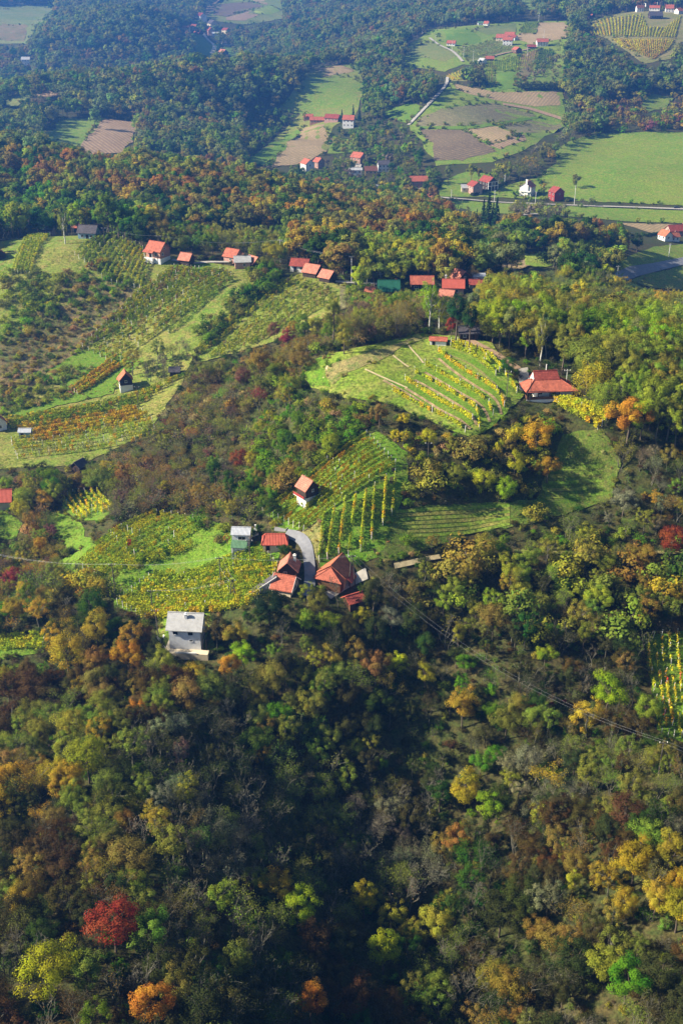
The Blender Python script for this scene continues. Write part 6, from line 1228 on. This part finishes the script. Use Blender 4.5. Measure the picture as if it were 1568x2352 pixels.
for poly in CLEAR:
    if max(q[1] for q in poly) > 575: continue
    us = [q[0] for q in poly]; vs = [q[1] for q in poly]; g = ground(us, vs)[:, :2]; g = np.r_[g, g[:1]]; seg = np.hypot(*np.diff(g, axis=0).T); cum = np.r_[0, np.cumsum(seg)]
    n = int(cum[-1]/5); sx = np.sort(rng.random(n))*cum[-1]; x = np.interp(sx, cum, g[:, 0])+rng.normal(0, 1.5, n); y = np.interp(sx, cum, g[:, 1])+rng.normal(0, 1.5, n)
    k = ~(near_house(x, y, 2.0) | near_path(x, y, 2.0)) & (np.sin(sx/37)+rng.normal(0, .7, n) > 0.35); u, v, _ = proj(x, y, H(x, y)); k &= (u > -60) & (u < 1640)
    for a, b in zip(x[k], y[k]): add(a, b, 'midbush', rng.uniform(1.0, 4.0), choose(W('moss:4 green:3 olive:3 dgreen:2 brown:1'), 1, rng)[0], rng)
# undergrowth that closes the ground between the near trees
rng = np.random.default_rng(300); UG = []
X, Y = np.meshgrid(np.arange(-180, 180, 2.3), np.arange(70, 430, 2.3)); x = (X+rng.uniform(-1, 1, X.shape)).ravel(); y = (Y+rng.uniform(-1, 1, X.shape)).ravel()
u, v, _ = proj(x, y, H(x, y)); k = (np.abs(x) < 0.38*y+30) & ~blocked(u, v, y) & ~near_house(x, y, 0.8) & ~near_path(x, y, 0.6) & (rng.random(len(x)) < 0.9)
for a, b in zip(x[k], y[k]):
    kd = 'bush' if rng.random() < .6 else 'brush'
    add(a, b, kd, rng.uniform(0.9, 2.4)*(1.0 if kd == 'bush' else 1.2), choose(W('dmoss:5 dgreen:3 dbrown:3 moss:2 olive:1 green:1.5'), 1, rng)[0], rng)  # dark leaf tints stand in for shade in the gaps

# grass standing on the near meadows
rng = np.random.default_rng(400); TUFT = []
X, Y = np.meshgrid(np.arange(-150, 150, 0.85), np.arange(195, 445, 0.85)); x = (X+rng.uniform(-.4, .4, X.shape)).ravel(); y = (Y+rng.uniform(-.4, .4, X.shape)).ravel()
k = (np.abs(x) < 0.34*y+5); x, y = x[k], y[k]; u, v, _ = proj(x, y, H(x, y)); patch = np.sin(x/3.1+np.sin(y/4.3)*2)+np.sin(y/2.7+x/6.1)+rng.normal(0, .8, len(x))
k = (patch > 0.1) & blocked(u, v, y) & ~near_house(x, y, 0.6) & ~near_path(x, y, 0.5); x, y, patch = x[k], y[k], patch[k]; z = H(x, y)
drywt = np.clip(0.35+0.3*np.sin(x/11+1)*np.sin(y/9)+rng.normal(0, .25, len(x)), 0, 1)
TUFT = (x, y, z, drywt, np.clip(rng.normal(0.42, .14, len(x)), .18, .8))

# --- the trees that show largest become things; the rest is woodland and undergrowth, one object each
P_ = PLANTS; nP = len(P_); px = np.array([p[0] for p in P_]); py = np.array([p[1] for p in P_]); pz = np.array([p[2] for p in P_]); ph = np.array([p[10] for p in P_])
pk = np.array([p[8] for p in P_], object); pu, pv, pf = proj(px, py, pz+0.62*ph); prad = np.array([RD[p[8]]*p[4] for p in P_]); size = prad*ph*(FPX/pf)**2
shr = np.isin(pk, ['bush', 'brush', 'midbush']); shown = (pu > -10) & (pu < 1578) & (pv > 10) & (pv < 2365)
for fz in (0.95,):      # crowns buried behind nearer ones count less: depth order per cell of the picture
    pass
score = np.where(shown & ~shr, size, 0); hero = np.array([p[11] is not None for p in P_]); score[hero] = 1e9
order = np.argsort(-score)[:300]; pick = set(int(i) for i in order if score[i] > 0)
LM = [(432,1445,'the grey house'),(266,2125,'the red cherry tree'),(1118,1850,'the slender bright green tree'),(360,2300,'the orange bottom oak'),(715,2290,'the orange-brown bottom tree'),(1450,1975,'the large golden tree'),(1240,1595,'the orange net fence'),(1390,1590,'the broad yellow-green tree'),(205,1740,'the yellow-green slope tree'),(340,1900,'the tall pale bare tree'),(690,2085,'the bottom yellow-green tree'),(625,1385,'the dark pine'),(942,1540,'the two ravine-mouth trees'),(1535,1240,'the red edge tree'),(1262,890,'the farmhouse'),(1357,860,'the weeping willow'),(705,1130,'the tiny wine hut'),(550,1055,'the red thicket tree'),(430,1590,'the brown oak'),(300,1500,'the orange-brown oak'),(1530,1570,'the sparse yellow vineyard'),(60,1490,'the bright vine strip'),(1430,2250,'the bright green low tree'),(1250,1500,'the round tree over the fence'),(774,1310,'the hip-roofed red house'),(1075,745,'the hilltop pines'),(660,765,'the crimson tree'),(1200,1060,'the yellow clump'),(90,1150,'the left edge house'),(1010,2000,'the bare pale-branched tree'),(835,2060,'the tall yellow-green tree'),(1060,1620,'the ochre ravine tree')]
KN = dict(round='leafy tree', tall='tall leafy tree', open='loose-leaved tree', thin='thin-leaved tree', bare='bare tree', birch='birch', willow='willow', spruce='spruce', pine='pine', mid='round-crowned tree', midtall='slim tree', midthin='thin tree', far='round tree', farspruce='spruce')
NAME = dict(bare='bare_tree', thin='bare_tree', midthin='bare_tree', birch='birch_tree', willow='willow_tree', spruce='conifer', farspruce='conifer', pine='conifer')
lab = {}
for i in pick:
    if P_[i][11]: lab[i] = P_[i][11]; continue
    d = [math.hypot(pu[i]-a, pv[i]-b) for a, b, _ in LM]; j = int(np.argmin(d)); a, b, nm = LM[j]; dx, dy = pu[i]-a, pv[i]-b
    far_ = 'just ' if d[j] < 90 else ('' if d[j] < 190 else 'well ')
    rel = ('right of' if dx > 0 else 'left of') if abs(dx) > 1.6*abs(dy) else (('below' if dy > 0 else 'above') if abs(dy) > 1.6*abs(dx) else ('below and ' if dy > 0 else 'above and ')+('right of' if dx > 0 else 'left of'))
    sz = 'small ' if ph[i] < 7.5 else ('large ' if ph[i] > 10.5 else '')
    lab[i] = (f'{sz}{CNAME[P_[i][9]]} {KN[P_[i][8]]}', f'{far_}{rel} {nm}')
byl = {}
for i, l in lab.items():
    if isinstance(l, tuple): byl.setdefault(' '.join(l), []).append(i)
for l, ids in byl.items():
    ids.sort(key=lambda i: pu[i])
    for n, i in enumerate(ids): lab[i] = l if len(ids) == 1 else f"{'leftmost' if n == 0 else ('rightmost' if n == len(ids)-1 else ORD[n]+' from left')} {l}"
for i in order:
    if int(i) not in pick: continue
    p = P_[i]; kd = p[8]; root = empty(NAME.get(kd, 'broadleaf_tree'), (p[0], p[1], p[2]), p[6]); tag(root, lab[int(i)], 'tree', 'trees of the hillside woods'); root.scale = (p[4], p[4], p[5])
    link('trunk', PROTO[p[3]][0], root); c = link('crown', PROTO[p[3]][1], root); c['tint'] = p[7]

def join_proto(key):
    """trunk and crown as one mesh for the mass planting"""
    t, c = PROTO[key]; vs, fs, mi, lf, cl, mats = [], [], [], [], [], []; b = 0
    for me in (t, c):
        if me is None: continue
        n = len(me.vertices); co = np.empty(n*3, np.float32); me.vertices.foreach_get('co', co); vs.append(co.reshape(-1, 3)); m = len(me.polygons)
        li = np.empty(len(me.loops), np.int32); me.loops.foreach_get('vertex_index', li); fs.append(li.reshape(m, -1)+b); b += n
        k = np.empty(m, np.int32); me.polygons.foreach_get('material_index', k); mi.append(k+len(mats)); mats += list(me.materials)
        for nm, acc in (('leaf', lf), ('clump', cl)):
            a = np.zeros(m, np.float32)
            if nm in me.attributes: me.attributes[nm].data.foreach_get('value', a)
            acc.append(a)
    return np_mesh(key, np.concatenate(vs), [f for f in fs], mats, {'leaf': np.concatenate(lf), 'clump': np.concatenate(cl)}, fmat=np.concatenate(mi))
def mass(name, ids, label):
    ids = list(ids); keys = sorted(set(P_[i][3] for i in ids)); cn = bpy.data.collections.new(name+'_kinds')
    for n, k in enumerate(keys):
        o = bpy.data.objects.new(f'{n:02d}_{k}', join_proto(k)); cn.objects.link(o)
    me = bpy.data.meshes.new(name); me.vertices.add(len(ids)); me.vertices.foreach_set('co', np.array([P_[i][:3] for i in ids], np.float32).ravel())
    def at_(nm, ty, fld, arr): a = me.attributes.new(nm, ty, 'POINT'); a.data.foreach_set(fld, np.ascontiguousarray(arr).ravel())
    at_('kind_no', 'INT', 'value', np.array([keys.index(P_[i][3]) for i in ids], np.int32))
    at_('turn', 'FLOAT', 'value', np.array([P_[i][6] for i in ids], np.float32))
    at_('size', 'FLOAT_VECTOR', 'vector', np.array([(P_[i][4], P_[i][4], P_[i][5]) for i in ids], np.float32))
    at_('tint', 'FLOAT_COLOR', 'color', np.array([(*P_[i][7], 1.0) for i in ids], np.float32))
    ng = bpy.data.node_groups.new(name, 'GeometryNodeTree'); ng.interface.new_socket('Geometry', in_out='INPUT', socket_type='NodeSocketGeometry'); ng.interface.new_socket('Geometry', in_out='OUTPUT', socket_type='NodeSocketGeometry')
    N, L_ = ng.nodes, ng.links; gi, go = N.new('NodeGroupInput'), N.new('NodeGroupOutput'); ip = N.new('GeometryNodeInstanceOnPoints'); ci = N.new('GeometryNodeCollectionInfo')
    ci.inputs['Collection'].default_value = cn; ci.inputs['Separate Children'].default_value = True; ci.inputs['Reset Children'].default_value = True
    def na(nm, ty): n = N.new('GeometryNodeInputNamedAttribute'); n.data_type = ty; n.inputs['Name'].default_value = nm; return n.outputs['Attribute']
    cx = N.new('ShaderNodeCombineXYZ'); er = N.new('FunctionNodeEulerToRotation'); L_.new(na('turn', 'FLOAT'), cx.inputs[2]); L_.new(cx.outputs[0], er.inputs[0])
    L_.new(gi.outputs[0], ip.inputs['Points']); L_.new(ci.outputs[0], ip.inputs['Instance']); ip.inputs['Pick Instance'].default_value = True
    L_.new(na('kind_no', 'INT'), ip.inputs['Instance Index']); L_.new(er.outputs[0], ip.inputs['Rotation']); L_.new(na('size', 'FLOAT_VECTOR'), ip.inputs['Scale']); L_.new(ip.outputs[0], go.inputs[0])
    o = link(name, me); md = o.modifiers.new('planting', 'NODES'); md.node_group = ng; tag(o, label, 'vegetation', kind='stuff'); return o
b_ = np.random.default_rng(5); n_ = 16; c_ = b_.normal(0, .35, (n_, 3))*np.array([1, 1, .0])+np.array([0, 0, .45])*b_.random((n_, 1))+np.array([0, 0, .1])
v_, f_ = leaf_quads(c_, b_.normal(size=(n_, 3))+np.array([0, 0, .6]), np.full(n_, .42), b_, .5)
PROTO['tuft'] = (None, np_mesh('tuft', v_, f_, m_leaf, {'leaf': b_.random(n_), 'clump': b_.random(n_)}))
rest = [i for i in range(nP) if i not in pick]
i0 = len(P_)
for a, b, c, d, e in zip(*TUFT): P_.append((a, b, c, 'tuft', e*1.5, e, (a*7.7+b*3.1) % 6.28, tuple(np.array((0.10,0.22,0.012))*(1-d)+np.array((0.26,0.24,0.05))*d), 'tuft', 'green', e, None))
mass('grass', range(i0, len(P_)), 'uneven grass standing on the near meadows and between the vine rows')
mass('undergrowth', [i for i in rest if shr[i]], 'low bushes and scrub covering the ground between the trees')
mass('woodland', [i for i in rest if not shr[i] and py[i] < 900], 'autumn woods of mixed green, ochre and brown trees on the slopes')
mass('distant_woodland', [i for i in rest if not shr[i] and py[i] >= 900], 'blue-hazed mixed woods on the far hills')
print('plants', nP, 'tree things', len(pick))

# ------------------------------------------------------------------ the air
hb = MB(); hb.box(-3900, 3900, -200, 6800, float(GZ.min())-1.0, 262.0)
m_air = bpy.data.materials.new('haze'); m_air.use_nodes = True; t = m_air.node_tree
for n in list(t.nodes):
    if n.type != 'OUTPUT_MATERIAL': t.nodes.remove(n)
pvn = t.nodes.new('ShaderNodeVolumePrincipled'); pvn.inputs['Color'].default_value = (0.11, 0.35, 1.0, 1); pvn.inputs['Density'].default_value = 0.00027; pvn.inputs['Anisotropy'].default_value = 0.5
t.links.new(pvn.outputs[0], [n for n in t.nodes if n.type == 'OUTPUT_MATERIAL'][0].inputs['Volume'])
hz = hb.build('haze', m_air); tag(hz, 'blue autumn haze filling the valleys', 'haze', kind='stuff')
